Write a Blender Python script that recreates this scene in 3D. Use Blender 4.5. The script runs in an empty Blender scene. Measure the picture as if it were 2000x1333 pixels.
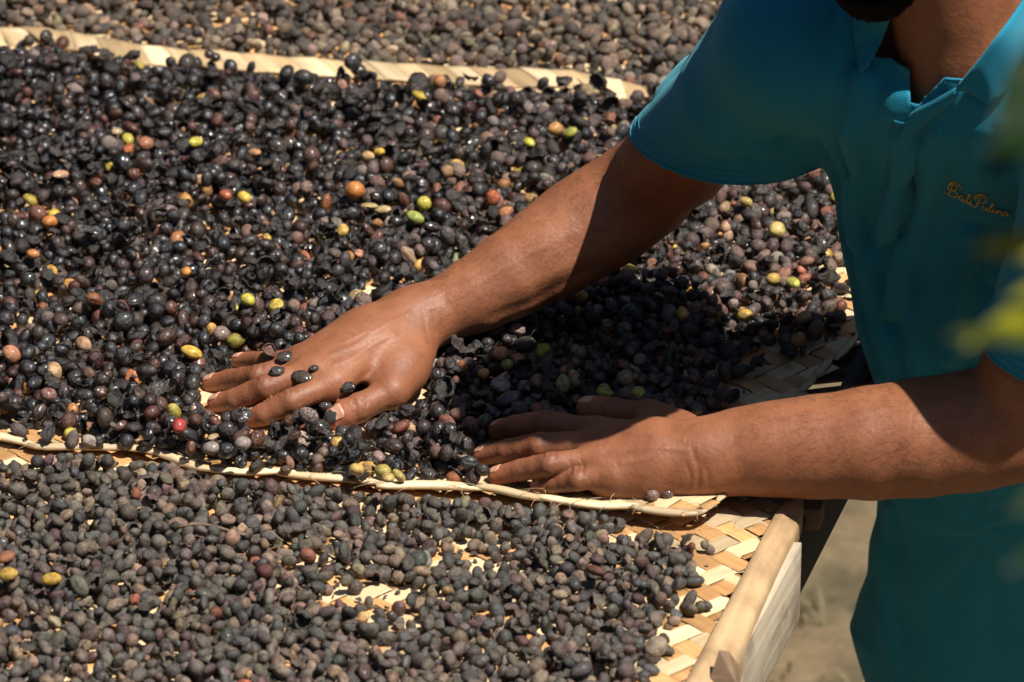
import bpy, bmesh, math, random
import numpy as np
from mathutils import Vector, Matrix, noise

random.seed(7)
RNG = np.random.default_rng(11)
S = bpy.context.scene
COL = S.collection
R = math.radians

# ------------------------------------------------------------------ camera
W_, H_ = 2000.0, 1333.0
DIST, PITCH, LENS = 4.2, R(25.5), 183.0
FWD = Vector((0, math.cos(PITCH), -math.sin(PITCH)))
RIGHT = Vector((1, 0, 0))
UP = RIGHT.cross(FWD)
EYE = -FWD * DIST
cam_d = bpy.data.cameras.new('camera')
cam = bpy.data.objects.new('camera', cam_d)
COL.objects.link(cam)
cam.matrix_world = Matrix((RIGHT, UP, -FWD)).transposed().to_4x4()
cam.matrix_world.translation = EYE
cam_d.lens = LENS
cam_d.sensor_width = 36
cam_d.clip_start = 0.05
cam_d.clip_end = 500
cam_d.dof.use_dof = True
cam_d.dof.focus_distance = 4.04
cam_d.dof.aperture_fstop = 10.0
S.camera = cam

# ------------------------------------------------------------------ light
SUN = Vector((0.41, -0.308, 1.0)).normalized()          # direction towards the sun
elev = math.asin(SUN.z)
azim = math.atan2(SUN.x, SUN.y)
w = bpy.data.worlds.new('World')
S.world = w
w.use_nodes = True
nt = w.node_tree
nt.nodes.clear()
sky = nt.nodes.new('ShaderNodeTexSky')
sky.sky_type = 'NISHITA'
sky.sun_disc = False
sky.sun_elevation = elev
sky.sun_rotation = azim
bgn = nt.nodes.new('ShaderNodeBackground')
bgn.inputs[1].default_value = 0.05
wo = nt.nodes.new('ShaderNodeOutputWorld')
nt.links.new(sky.outputs[0], bgn.inputs[0])
nt.links.new(bgn.outputs[0], wo.inputs[0])
sl = bpy.data.lights.new('sun', 'SUN')
sl.energy = 5.0
sl.angle = R(0.53)
sl.color = (1.0, 0.93, 0.82)
so = bpy.data.objects.new('sun', sl)
COL.objects.link(so)
so.rotation_euler = SUN.to_track_quat('Z', 'Y').to_euler()
S.view_settings.view_transform = 'Standard'
S.view_settings.look = 'None'
S.view_settings.gamma = 1.0
S.view_settings.exposure = 0.68
S.view_settings.use_curve_mapping = False
S.render.engine = 'CYCLES'
S.cycles.max_bounces = 6
S.cycles.use_denoising = True


# ------------------------------------------------------------------ helpers
def at(px, py, z=0.0):
    """the point of the place at height z (above the table) that lies on the sight line of a photo pixel"""
    f = LENS / 36.0 * W_
    d = FWD * f + RIGHT * (px - W_ / 2) + UP * (H_ / 2 - py)
    t = (z - EYE.z) / d.z
    return EYE + d * t


def A(px, py, z=0.0):
    return np.array(at(px, py, z))


def tag(o, label=None, cat=None, group=None, kind=None):
    if label: o['label'] = label
    if cat: o['category'] = cat
    if group: o['group'] = group
    if kind: o['kind'] = kind
    return o


def mesh_np(name, verts, faces, mat=None, parent=None, smooth=True, link=True):
    """faces: (n,4) or (n,3) int array or list of arrays"""
    me = bpy.data.meshes.new(name)
    verts = np.asarray(verts, dtype=np.float32)
    if isinstance(faces, np.ndarray):
        n, k = faces.shape
        me.vertices.add(len(verts))
        me.vertices.foreach_set('co', verts.ravel())
        me.loops.add(n * k)
        me.loops.foreach_set('vertex_index', faces.ravel().astype(np.int32))
        me.polygons.add(n)
        me.polygons.foreach_set('loop_start', np.arange(0, n * k, k, dtype=np.int32))
        me.polygons.foreach_set('loop_total', np.full(n, k, dtype=np.int32))
        me.update(calc_edges=True)
    else:
        me.from_pydata([tuple(map(float, v)) for v in verts], [], [tuple(int(i) for i in f) for f in faces])
        me.update()
    me.polygons.foreach_set('use_smooth', np.full(len(me.polygons), smooth))
    if mat: me.materials.append(mat)
    if not link:
        return me
    o = bpy.data.objects.new(name, me)
    COL.objects.link(o)
    if parent: o.parent = parent
    return o


def empty(name, loc=(0, 0, 0)):
    o = bpy.data.objects.new(name, None)
    o.empty_display_size = 0.02
    COL.objects.link(o)
    o.location = loc
    return o


class N:
    """tiny node helper"""
    def __init__(s, name):
        s.m = bpy.data.materials.new(name)
        s.m.use_nodes = True
        s.t = s.m.node_tree
        s.b = s.t.nodes['Principled BSDF']

    def n(s, typ, **kw):
        x = s.t.nodes.new('ShaderNode' + typ)
        for k, v in kw.items():
            if k.startswith('i_'):
                key = k[2:]
                key = int(key) if key.isdigit() else key.replace('_', ' ')
                x.inputs[key].default_value = v
            else:
                setattr(x, k, v)
        return x

    def l(s, a, b):
        s.t.links.new(a, b)

    def coord(s, kind='Object', scale=(1, 1, 1), src=None):
        mp = s.n('Mapping')
        mp.inputs['Scale'].default_value = scale
        if src is None:
            tc = s.n('TexCoord')
            src = tc.outputs[kind]
        s.l(src, mp.inputs[0])
        return mp.outputs[0]

    def noise(s, vec, scale=5, detail=3, rough=0.55):
        x = s.n('TexNoise')
        x.inputs['Scale'].default_value = scale
        x.inputs['Detail'].default_value = detail
        x.inputs['Roughness'].default_value = rough
        if vec is not None: s.l(vec, x.inputs['Vector'])
        return x.outputs[0]

    def ramp(s, fac, stops):
        x = s.n('ValToRGB')
        e = x.color_ramp.elements
        while len(e) < len(stops): e.new(0.5)
        for i, (p, c) in enumerate(stops):
            e[i].position = p
            e[i].color = (*c, 1) if len(c) == 3 else c
        s.l(fac, x.inputs[0])
        return x.outputs[0]

    def mix(s, fac, a, b, mode='MIX'):
        x = s.n('Mix', data_type='RGBA', blend_type=mode)
        for sock, v in ((x.inputs[0], fac), (x.inputs[6], a), (x.inputs[7], b)):
            if isinstance(v, (int, float)): sock.default_value = v
            elif isinstance(v, tuple): sock.default_value = (*v, 1) if len(v) == 3 else v
            else: s.l(v, sock)
        return x.outputs[2]

    def bump(s, h, strength=0.3, dist=0.001, prev=None):
        x = s.n('Bump')
        x.inputs['Strength'].default_value = strength
        x.inputs['Distance'].default_value = dist
        s.l(h, x.inputs['Height'])
        if prev is not None: s.l(prev, x.inputs['Normal'])
        return x.outputs[0]

    def math(s, op, a, b=None):
        x = s.n('Math', operation=op)
        for sock, v in ((x.inputs[0], a), (x.inputs[1], b)):
            if v is None: continue
            if isinstance(v, (int, float)): sock.default_value = v
            else: s.l(v, sock)
        return x.outputs[0]

    def attr(s, name, typ='GEOMETRY'):
        x = s.n('Attribute')
        x.attribute_type = typ
        x.attribute_name = name
        return x


# ------------------------------------------------------------------ implicit surfaces
def smin(a, b, k):
    h = np.clip(0.5 + 0.5 * (b - a) / k, 0, 1)
    return b + (a - b) * h - k * h * (1 - h)


class Cone:
    """a limb piece: segment a-b, radii r1-r2, optionally flattened along n"""
    def __init__(s, a, b, r1, r2, n=None, k=1.0):
        s.a = np.asarray(a, float); s.b = np.asarray(b, float)
        s.r1, s.r2, s.k = r1, r2, k
        s.n = None if n is None else np.asarray(n, float) / np.linalg.norm(n)
        s.c = (s.a + s.b) / 2
        s.R = np.linalg.norm(s.b - s.a) / 2 + max(r1, r2) * max(1, k)

    def __call__(s, p):
        ab = s.b - s.a
        q = p - s.a
        L = ab @ ab
        t = np.clip(q @ ab / L, 0, 1) if L > 0 else np.zeros(len(p))
        q = q - t[:, None] * ab
        d2 = (q * q).sum(1)
        if s.n is not None:
            qn = q @ s.n
            d2 = d2 - qn * qn + (qn / s.k) ** 2
            d = np.sqrt(np.maximum(d2, 1e-12))
            r = s.r1 + (s.r2 - s.r1) * t
            return (d - r) * (0.5 + 0.5 * min(s.k, 1))
        return np.sqrt(np.maximum(d2, 1e-12)) - (s.r1 + (s.r2 - s.r1) * t)

    def bound(s, c):
        return np.linalg.norm(c - s.c, axis=-1) - s.R


class Group:
    """smooth union of members"""
    def __init__(s, items, k):
        s.items, s.k = items, k

    def __call__(s, p):
        d = None
        for i in s.items:
            e = i(p)
            d = e if d is None else smin(d, e, s.k)
        return d

    def bound(s, c):
        return min_bound(s.items, c)


def min_bound(items, c):
    b = None
    for i in items:
        e = i.bound(c)
        b = e if b is None else np.minimum(b, e)
    return b


def surface(f, lo, hi, h, B=8, slack=1.25):
    """surface nets over the blocks that the zero set passes through. f(points) -> signed distance"""
    lo = np.asarray(lo, float); hi = np.asarray(hi, float)
    nb = np.ceil((hi - lo) / (B * h)).astype(int)
    K = 4                                                  # super-blocks first, in an order that keeps neighbours together
    nb = ((nb + K - 1) // K) * K
    G = np.stack(np.meshgrid(*[np.arange(n // K) for n in nb], indexing='ij'), -1).reshape(-1, 3)
    cen = lo + (G + 0.5) * K * B * h
    dc = np.concatenate([f(cen[i:i + 500]) for i in range(0, len(cen), 500)])
    G = G[np.abs(dc) < K * B * h * 0.87 * slack + 0.004]
    sub = np.stack(np.meshgrid(*[np.arange(K)] * 3, indexing='ij'), -1).reshape(-1, 3)
    keep = []
    for Gi in G:
        gi = Gi * K + sub
        keep.append(gi[np.abs(f(lo + (gi + 0.5) * B * h)) < B * h * 0.87 * slack + 0.003])
    g = np.concatenate(keep)
    off = np.stack(np.meshgrid(*[np.arange(B + 1)] * 3, indexing='ij'), -1).reshape(-1, 3)
    V = np.empty((len(g), B + 1, B + 1, B + 1), np.float32)
    step = 48
    for i in range(0, len(g), step):
        gi = g[i:i + step]
        P = lo + (gi[:, None, :] * B + off[None]) * h
        V[i:i + step] = f(P.reshape(-1, 3)).reshape(len(gi), B + 1, B + 1, B + 1)
    tot = nb * B + 2
    key = lambda c: (c[..., 0] * tot[1] + c[..., 1]) * tot[2] + c[..., 2]
    s = V < 0
    base = g * B
    cs = np.zeros((len(g), B, B, B), np.int8)
    acc = np.zeros((len(g), B, B, B, 3), np.float32)
    cnt = np.zeros((len(g), B, B, B), np.float32)
    for dx in (0, 1):
        for dy in (0, 1):
            for dz in (0, 1):
                cs += s[:, dx:B + dx, dy:B + dy, dz:B + dz]
    act = (cs > 0) & (cs < 8)
    bi, ci, cj, ck = np.nonzero(act)
    corner = {}
    for dx in (0, 1):
        for dy in (0, 1):
            for dz in (0, 1):
                corner[(dx, dy, dz)] = V[bi, ci + dx, cj + dy, ck + dz]
    pos = np.zeros((len(bi), 3)); n_ = np.zeros(len(bi))
    for a in corner:
        for ax in range(3):
            if a[ax] == 0:
                b = list(a); b[ax] = 1; b = tuple(b)
                va, vb = corner[a], corner[b]
                m = (va < 0) != (vb < 0)
                t = np.where(m, va / np.where(m, va - vb, 1), 0)
                q = np.tile(np.array(a, float), (len(bi), 1)); q[:, ax] += t
                pos += q * m[:, None]; n_ += m
    cell = base[bi] + np.stack([ci, cj, ck], -1)
    verts = lo + (cell + pos / n_[:, None]) * h
    keys = key(cell)
    order = np.argsort(keys); sk = keys[order]
    faces = []
    for ax in range(3):
        sl0 = [slice(None)] + [slice(0, B)] * 3
        sl1 = [slice(None)] + [slice(0, B)] * 3
        sl1[ax + 1] = slice(1, B + 1)
        m = s[tuple(sl0)] != s[tuple(sl1)]
        fb, fi, fj, fk = np.nonzero(m)
        e = base[fb] + np.stack([fi, fj, fk], -1)
        inside = s[fb, fi, fj, fk]
        u, v = [(1, 2), (2, 0), (0, 1)][ax]
        du = np.zeros(3, int); du[u] = 1
        dv = np.zeros(3, int); dv[v] = 1
        quad = np.stack([key(e - du - dv), key(e - dv), key(e), key(e - du)], -1)
        quad[~inside] = quad[~inside][:, ::-1]
        ok = (e - du - dv).min(1) >= 0
        quad = quad[ok]
        ix = np.searchsorted(sk, quad); ix = np.minimum(ix, len(sk) - 1)
        good = (sk[ix] == quad).all(1)
        faces.append(order[ix[good]])
    return verts, np.concatenate(faces)


def project(f, v, h, it=2):
    e = h * 0.25
    for _ in range(it):
        od = np.lexsort(tuple((np.floor(v / 0.06)).T))
        for i in range(0, len(v), 3000):
            ii = od[i:i + 3000]
            p = v[ii]
            d = f(p)
            g = np.stack([f(p + np.eye(3)[a] * e) - f(p - np.eye(3)[a] * e) for a in range(3)], -1) / (2 * e)
            g2 = np.maximum((g * g).sum(1), 0.05)
            st = np.clip(d / g2, -h, h)
            v[ii] = p - g * st[:, None]
    return v


def refine(v, q, zone):
    """split the quads inside zone(centres) in four"""
    c = v[q].mean(1)
    m = zone(c)
    z, rest = q[m], q[~m]
    e = np.stack([z, np.roll(z, -1, 1)], -1).reshape(-1, 2)
    es = np.sort(e, 1)
    k = es[:, 0].astype(np.int64) * len(v) + es[:, 1]
    uk, inv, cnt = np.unique(k, return_inverse=True, return_counts=True)
    mid = (v[uk // len(v)] + v[uk % len(v)]) / 2
    fc = v[z].mean(1)
    nv = len(v)
    mi = (nv + inv).reshape(-1, 4)
    ci = nv + len(uk) + np.arange(len(z))
    new = []
    for a in range(4):
        new.append(np.stack([z[:, a], mi[:, a], ci, mi[:, (a + 3) % 4]], -1))
    v2 = np.concatenate([v, mid, fc])
    fix = np.zeros(len(v2), bool)
    fix[nv:nv + len(uk)] = cnt == 1
    return v2, np.concatenate([rest] + new), fix


# ------------------------------------------------------------------ the man: joints, read off the photograph and set at their heights
Z = np.array([0, 0, 1.0])


def unit(v):
    v = np.asarray(v, float)
    return v / np.linalg.norm(v)


def hand(wrist, fingers, thumb, scale=1.0, thumb_n=None):
    """fingers: list of (MCP, PIP, DIP, tip) world points, index first; returns (palm, digits, joints, nails, tendons)"""
    rad = [(10.6, 9.4, 10.2, 9.1, 8.9, 7.8), (10.6, 9.4, 10.2, 9.1, 8.9, 7.8), (10.2, 9.0, 9.8, 8.7, 8.4, 7.4), (9.4, 8.0, 8.7, 7.7, 7.5, 6.6)]
    digits, creases, nails, tend = [], [], [], []
    for (m, p, d, t), r in zip(fingers, rad):
        r = [x * 0.001 * scale for x in r]
        mp, pd = (m + p) / 2, (p + d) / 2
        digits.append(Group([Cone(m, mp, r[0], r[1]), Cone(mp, p, r[1], r[2] * .97), Cone(p, pd, r[2] * .97, r[3]), Cone(pd, d, r[3], r[4]),
                             Cone(d, t, r[4], r[5]), Cone(p + Z * .001, p + Z * .001, r[2] * .88, r[2] * .88)], 0.0014))
        ax = unit(d - m)
        creases.append((p, unit(p - m) * .5 + unit(d - p) * .5, unit(Z - ax * ax[2]), r[2], (-.0048, -.0016, .0016, .0046), .0007))
        creases.append((d, unit(t - d), unit(Z - ax * ax[2]), r[4], (-.0016, .0012), .0005))
        axt = unit(t - d)
        nails.append((t, axt, r[5], None))
        wd = wrist + (m - wrist) * .2
        up = Z * .0105 * scale
        if len(tend) or len(creases) > 2:
            tend.append(Cone(wd + up * 1.38, m - (m - wd) * .1 + up * .92, .0014, .0022))
    palm = []
    for (m, p, d, t), rr in zip(fingers, (11.5, 12.0, 11.5, 10.5)):
        c = wrist + (m - wrist) * .42 + Z * .002
        palm.append(Cone(wrist, c, .0185, .0155 * scale, Z, .95))
        palm.append(Cone(c, m - (p - m) * .05, .0150 * scale, rr * .001 * scale, Z, .95))
    # skin web between neighbouring knuckles
    for i in range(3):
        a, b = fingers[i], fingers[i + 1]
        fa = a[0] + (a[1] - a[0]) * .17 - Z * .005
        fb = b[0] + (b[1] - b[0]) * .17 - Z * .005
        palm.append(Cone(fa, fb, .0044, .0044))
    c0, m0, i0, t0 = thumb
    pm = (m0 + i0) / 2
    palm.append(Cone(c0, m0, .0135 * scale, .0125 * scale))
    dg = Group([Cone(m0, pm, .0125 * scale, .0105 * scale), Cone(pm, i0, .0105 * scale, .0116 * scale),
                Cone(i0, (i0 + t0) / 2, .0116 * scale, .0112 * scale), Cone((i0 + t0) / 2, t0, .0112 * scale, .0094 * scale)], .002)
    digits.append(dg)
    n = unit(thumb_n if thumb_n is not None else Z)
    ax = unit(t0 - i0)
    nn = unit(n - ax * (n @ ax))
    creases.append((i0, ax, nn, .0116, (-.0055, -.0026, .0002, .003), .0010))
    nails.append((t0, ax, .0098 * scale, nn))
    return palm, digits, creases, nails, tend


# right hand (far arm), fingers spread and pressed into the cherries
rw = A(808, 628, .050)
RF = [(A(652, 748, .037), A(568, 784, .030), A(516, 809, .019), A(488, 821, .0115)),
      (A(612, 723, .043), A(517, 757, .034), A(461, 780, .021), A(424, 789, .0125)),
      (A(594, 709, .041), A(504, 736, .032), A(449, 742, .020), A(412, 750, .0120)),
      (A(588, 700, .035), A(532, 706, .026), A(494, 705, .017), A(467, 706, .0115))]
RT = (A(792, 702, .034), A(764, 766, .027), A(700, 797, .0215), A(655, 818, .0145))
rpalm, rdig, rcrease, rnails, rtend = hand(rw, RF, RT, 1.0, thumb_n=(-.15, -.62, .77))
rpalm += [Cone(A(789, 722, .032), A(764, 750, .028), .0150, .0120), Cone(A(788, 612, .046), A(650, 688, .038), .0150, .0105),
          Cone(A(806, 682, .039), A(786, 724, .032), .0160, .0145)]
# left hand (near arm), flat on the edge of the mat
lw = A(1368, 893, .038)
LF = [(A(1166, 843, .038), A(1064, 826, .038), A(1006, 833, .029), A(973, 841, .020)),
      (A(1168, 866, .040), A(1052, 870, .037), A(992, 880, .026), A(943, 891, .0145)),
      (A(1174, 896, .037), A(1074, 908, .0325), A(1018, 918, .0225), A(971, 930, .0130)),
      (A(1200, 928, .030), A(1128, 938, .026), A(1086, 946, .018), A(1052, 952, .0115))]
LT = (A(1330, 846, .034), A(1268, 814, .032), A(1202, 806, .027), A(1148, 798, .023))
lpalm, ldig, lcrease, lnails, ltend = hand(lw, LF, LT, 1.0, thumb_n=(0, -.1, 1))
lpalm += [Cone(A(1330, 920, .030), A(1262, 938, .023), .0165, .0125), Cone(A(1340, 855, .036), A(1272, 830, .034), .0150, .0120),
          Cone(A(1262, 938, .023), A(1180, 944, .019), .0125, .0085)]

# forearms and upper arms: centre pixel, height, radius
r_arm = [((806, 626), .050, .0225), ((864, 606), .055, .0225), ((930, 576), .064, .0272), ((998, 537), .076, .0315), ((1073, 492), .090, .0360),
         ((1138, 448), .104, .0385), ((1198, 411), .118, .0385), ((1258, 368), .136, .0370), ((1325, 305), .180, .0385), ((1442, 185), .275, .0375), ((1555, 85), .345, .045)]
l_arm = [((1368, 893), .038, .0255), ((1392, 892), .039, .0262), ((1450, 882), .042, .0300), ((1520, 877), .046, .0332), ((1600, 873), .049, .0362), ((1700, 866), .054, .0398),
         ((1800, 855), .060, .0418), ((1900, 842), .066, .0425), ((1985, 828), .072, .0405), ((2035, 720), .120, .0420), ((2120, 500), .210, .0440), ((2200, 330), .300, .048)]


def chain(data, k=.02):
    it = []
    for (p0, z0, r0), (p1, z1, r1) in zip(data[:-1], data[1:]):
        it.append(Cone(A(*p0, z0), A(*p1, z1), r0, r1))
    return Group(it, k)


rarm, larm = chain(r_arm, .012), chain(l_arm, .012)
RSH, LSH = A(*r_arm[-1][0], r_arm[-1][1]), A(*l_arm[-1][0], l_arm[-1][1])
NECK = A(1888, 110, .350)
# the head, bent down towards the hands
chin = A(1706, -2, .420)
hf = unit((-.38, -.72, -.56))
hu = unit(Z - hf * hf[2]); hu = unit(hu + np.cross(hf, hu) * -.12)
hs = np.cross(hf, hu)
HC = chin - hf * .062 + hu * .112


def hp(s_, f_, u_):
    return HC + hs * s_ + hf * f_ + hu * u_


head_items = [Cone(hp(0, -.022, .022), hp(0, .012, .022), .080, .074, hs, .95), Cone(hp(0, .02, -.01), hp(0, .046, -.06), .058, .040),
              Cone(hp(-.03, .01, -.055), hp(0, .056, -.098), .026, .0175), Cone(hp(.03, .01, -.055), hp(0, .056, -.098), .026, .0175),
              Cone(hp(-.032, .058, -.018), hp(-.028, .05, -.04), .018, .018), Cone(hp(.032, .058, -.018), hp(.028, .05, -.04), .018, .018)]
nose = Group([Cone(hp(0, .083, .004), hp(0, .101, -.032), .008, .0115), Cone(hp(-.011, .089, -.034), hp(.011, .089, -.034), .0075, .0075)], .008)
brow = Group([Cone(hp(-.045, .066, .016), hp(-.012, .080, .014), .009, .008), Cone(hp(.045, .066, .016), hp(.012, .080, .014), .009, .008)], .008)
lips = Group([Cone(hp(-.02, .083, -.060), hp(.02, .083, -.060), .005, .005), Cone(hp(-.016, .081, -.069), hp(.016, .081, -.069), .0055, .0055)], .003)
ears = Group([Cone(hp(sx * .078, -.012, .006), hp(sx * .074, -.006, -.028), .017, .010, hs, .35) for sx in (-1, 1)], .002)
neck = Group([Cone(NECK - Z * .03, NECK, .042, .045), Cone(NECK, hp(0, -.035, -.04), .047, .050)], .02)
# trunk axis: (height, centre pixel column at mid depth, half width, half depth) shared by the trunk and the shirt
TZ = np.array([-.476, -.393, -.321, -.25, -.179, -.107, -.024, .05, .12, .18, .233, .28, .32])
TX = np.array([1960, 1958, 1958, 1968, 1985, 1995, 1998, 1985, 1982, 1975, 1960, 1940, 1925.])
TA = np.array([.107, .119, .134, .122, .117, .116, .115, .125, .1335, .136, .138, .125, .10])
TB = np.array([.100, .100, .104, .096, .090, .088, .088, .092, .096, .098, .095, .085, .07])
TW = np.clip((.06 - TZ) / .10, 0, 1)                     # the loose shirt is wider below the ribs
TX = TX + 75 * TW
TA = TA + 75 / 2420 * TW
PLAN = 920 - 300 * (.33 - TZ) - 1040 * TB - 330 * np.maximum(0, -TZ)              # pixel row, at table height, of the trunk's axis
TXW = np.array([A(x, p - z * 2180, z)[0] for x, p, z in zip(TX, PLAN, TZ)])
TYW = np.array([A(1900, p - z * 2180, z)[1] for p, z in zip(PLAN, TZ)])


def axis_pt(z):
    return np.array([np.interp(z, TZ, TXW), np.interp(z, TZ, TYW), z])


torso_low = Group([Cone(A(1690, 105, .325), A(2000, 215, .290), .046, .038), Cone(axis_pt(.28), axis_pt(.15), .056, .070),
                   Cone(axis_pt(.15), axis_pt(-.09), .074, .066), Cone(RSH, A(1690, 105, .325), .046, .048),
                   Cone(LSH, A(2000, 215, .290), .044, .038)], .035)
hipc = axis_pt(-.11)
torso = Group([torso_low, neck], .03)
GROUND = -0.95
headg = Group(head_items, .022)


class Body:
    def __init__(s):
        s.lines = []
        s.parts = [('hand', (rpalm, rdig, rtend, rcrease, rarm)), ('hand', (lpalm, ldig, ltend, lcrease, larm))]

    def hand_d(s, data, p, c, rr):
        palm, dig, tend, crease, arm = data
        near = arm.bound(c) < rr
        d = arm(p) if near else np.full(len(p), .05)
        if palm[0].bound(c) - .12 > rr:
            return d
        pd = None
        for i in palm:
            e = i(p); pd = e if pd is None else smin(pd, e, .016)
        base = smin(d, pd, .012)
        for i in tend:
            base = smin(base, i(p), .0035)
        out = base
        for j, g in enumerate(dig):
            out = smin(out, smin(base, g(p), .0058 if j < 4 else .0045), .0012)
        for (J, ax, nn, r, offs, amp) in crease:
            q = p - J
            m = (q * q).sum(1) < (r * 2.0) ** 2
            if not m.any(): continue
            q = q[m]
            sa, sn = q @ ax, q @ nn
            sb = np.sqrt(np.maximum((q * q).sum(1) - sa * sa - sn * sn, 0))
            w_ = np.clip((sn - .25 * r) / (.4 * r), 0, 1) * np.clip(1.1 - sb / r, 0, 1)
            dd = np.zeros(len(q))
            for kk, o_ in enumerate(offs):
                oo = o_ * (1 + .35 * np.sin(sb * 500 + kk))
                dd += amp * np.exp(-((sa - oo) / .0010) ** 2)
            out[m] += dd * w_
        return out

    def __call__(s, p):
        c = (p.max(0) + p.min(0)) / 2
        rr = np.linalg.norm(p.max(0) - p.min(0)) / 2 + .05
        d = np.full(len(p), .05)
        for _, data in s.parts:
            if min(data[4].bound(c), data[0][0].bound(c) - .12) < rr:
                d = np.minimum(d, s.hand_d(data, p, c, rr))
        for line, amp, wd in s.lines:
            if np.linalg.norm((line.min(0) + line.max(0)) / 2 - c) - np.linalg.norm(line.max(0) - line.min(0)) / 2 > rr: continue
            best = np.full(len(p), 9.)
            for a, b in zip(line[:-1], line[1:]):
                ab = b - a; t = np.clip((p - a) @ ab / (ab @ ab), 0, 1)
                best = np.minimum(best, np.linalg.norm(p - a - t[:, None] * ab, axis=1))
            d = d - amp * np.exp(-(best / wd) ** 2)
        if torso.bound(c) < rr:
            d = smin(d, torso(p), .03)
        if headg.bound(c) - .03 < rr:
            h = headg(p)
            for g, k in ((nose, .008), (brow, .012), (lips, .004), (ears, .004)):
                h = smin(h, g(p), k)
            for sx in (-1, 1):
                h = -smin(-h, np.linalg.norm(p - hp(sx * .031, .092, -.003), axis=1) - .0155, .008)
            d = smin(d, h, .015)
        return d


body_f = Body()
# veins stand proud, creases sink in: photo course, height over the skin, width
SKIN_LINES = [([(880, 585), (950, 545), (1030, 498), (1120, 455)], 0.00068, 0.0030), ([(800, 612), (745, 640), (700, 672), (650, 692)], 0.00062, 0.0024), ([(770, 655), (728, 672), (690, 700), (655, 712)], 0.00056, 0.0021),
              ([(745, 645), (712, 648), (672, 668)], 0.00043, 0.0020), ([(960, 620), (1040, 590), (1120, 545), (1165, 520)], -0.00136, 0.0056), ([(990, 570), (1060, 545), (1120, 512)], 0.00074, 0.0050),
              ([(1335, 858), (1275, 852), (1225, 846)], 0.00056, 0.0022), ([(1345, 880), (1290, 874), (1230, 880), (1195, 884)], 0.00062, 0.0022), ([(1300, 876), (1262, 898), (1215, 905)], 0.00050, 0.0021),
              ([(1352, 880), (1366, 915), (1362, 950)], -0.00074, 0.0020), ([(1340, 905), (1350, 935), (1345, 958)], -0.00056, 0.0016), ([(1372, 900), (1382, 925), (1384, 945)], -0.00050, 0.0016),
              ([(842, 590), (850, 620), (853, 650)], -0.00043, 0.0020), ([(826, 600), (832, 640), (838, 672)], -0.00037, 0.0018), ([(1450, 850), (1540, 835), (1640, 828), (1720, 800)], 0.00056, 0.0030),
              ([(1222, 292), (1212, 330), (1196, 360)], -0.00062, 0.0028), ([(1205, 305), (1190, 345)], -0.00050, 0.0025), ([(700, 742), (722, 728), (742, 716)], -0.00074, 0.0028)]


def eye_hit(f, px, py, z0=.30):
    p = A(px, py, z0); d = unit(p - np.array(EYE)); t = 0
    for _ in range(300):
        v_ = float(f((p + d * t)[None])[0])
        if v_ < .0002: return p + d * t
        t += max(v_ * .6, .0004)
        if t > 2: return None


def lay_skin_lines():
    done = []
    for pts, amp, wd in SKIN_LINES:
        ln = [eye_hit(body_f, *q) for q in pts]
        ln = [x for x in ln if x is not None]
        if len(ln) > 1: done.append((np.array(ln), amp, wd))
    body_f.lines = done


lay_skin_lines()


def build_body(h=.0026):
    v, q = surface(body_f, (-.26, -.42, -.20), (.62, .32, .78), h)
    v = project(body_f, v, h)
    zx = at(1000, 700)[0]

    def zone(c):
        a = (c[:, 0] < A(880, 600, .05)[0]) & (c[:, 2] < .10)
        b = (c[:, 0] < A(1420, 880, .04)[0]) & (c[:, 2] < .075) & (c[:, 1] < A(1000, 780, .04)[1] + .02)
        return (a | b) & (c[:, 2] > -.02)
    v, q, fix = refine(v, q, zone)
    nv = v.copy()
    far = np.arange(len(v))
    nz = ~fix & (far >= 0)
    vv = v[nz]
    zz = zone(vv)
    idx = np.nonzero(nz)[0][zz]
    nv[idx] = project(body_f, v[idx], h / 2)
    return nv, q


# ------------------------------------------------------------------ materials of the man
def skin_material():
    s = N('skin')
    co = s.coord()
    n1 = s.noise(co, 28, 4)
    n2 = s.noise(co, 420, 3)
    base = s.ramp(n1, [(.3, (.200, .073, .034)), (.7, (.300, .118, .056))])
    base = s.mix(s.math('MULTIPLY', n2, .35), base, (.15, .052, .026))
    n3 = s.noise(co, 95, 4, .65)
    base = s.mix(s.math('MULTIPLY', s.ramp(n3, [(.5, (0, 0, 0)), (.72, (1, 1, 1))]), .45), base, (.135, .045, .022))
    kn = s.attr('knuckle')
    base = s.mix(s.math('MULTIPLY', kn.outputs['Fac'], .9), base, (.070, .024, .014))
    tp = s.attr('pink')
    base = s.mix(s.math('MULTIPLY', tp.outputs['Fac'], .6), base, (.42, .145, .08))
    s.l(base, s.b.inputs['Base Color'])
    s.b.inputs['Subsurface Weight'].default_value = .07
    s.b.inputs['Subsurface Radius'].default_value = (.9, .35, .18)
    s.b.inputs['Subsurface Scale'].default_value = .006
    s.l(s.math('ADD', s.math('MULTIPLY', n2, .26), .40), s.b.inputs['Roughness'])
    s.b.inputs['Specular IOR Level'].default_value = .42
    vo = s.n('TexVoronoi'); vo.feature = 'DISTANCE_TO_EDGE'; vo.inputs['Scale'].default_value = 620
    wv = s.n('Mapping'); s.l(co, wv.inputs[0]); s.l(wv.outputs[0], vo.inputs['Vector'])
    b = s.bump(s.math('MINIMUM', vo.outputs[0], .12), .35, .0006)
    b = s.bump(s.noise(co, 300, 4, .65), .36, .0016, b)
    b = s.bump(s.noise(co, 70, 3, .5), .14, .003, b)
    s.l(b, s.b.inputs['Normal'])
    return s.m


def nail_material():
    s = N('nail')
    n1 = s.noise(s.coord(), 300, 2)
    s.l(s.ramp(n1, [(.3, (.46, .235, .16)), (.7, (.54, .30, .21))]), s.b.inputs['Base Color'])
    s.b.inputs['Roughness'].default_value = .3
    return s.m


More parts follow.
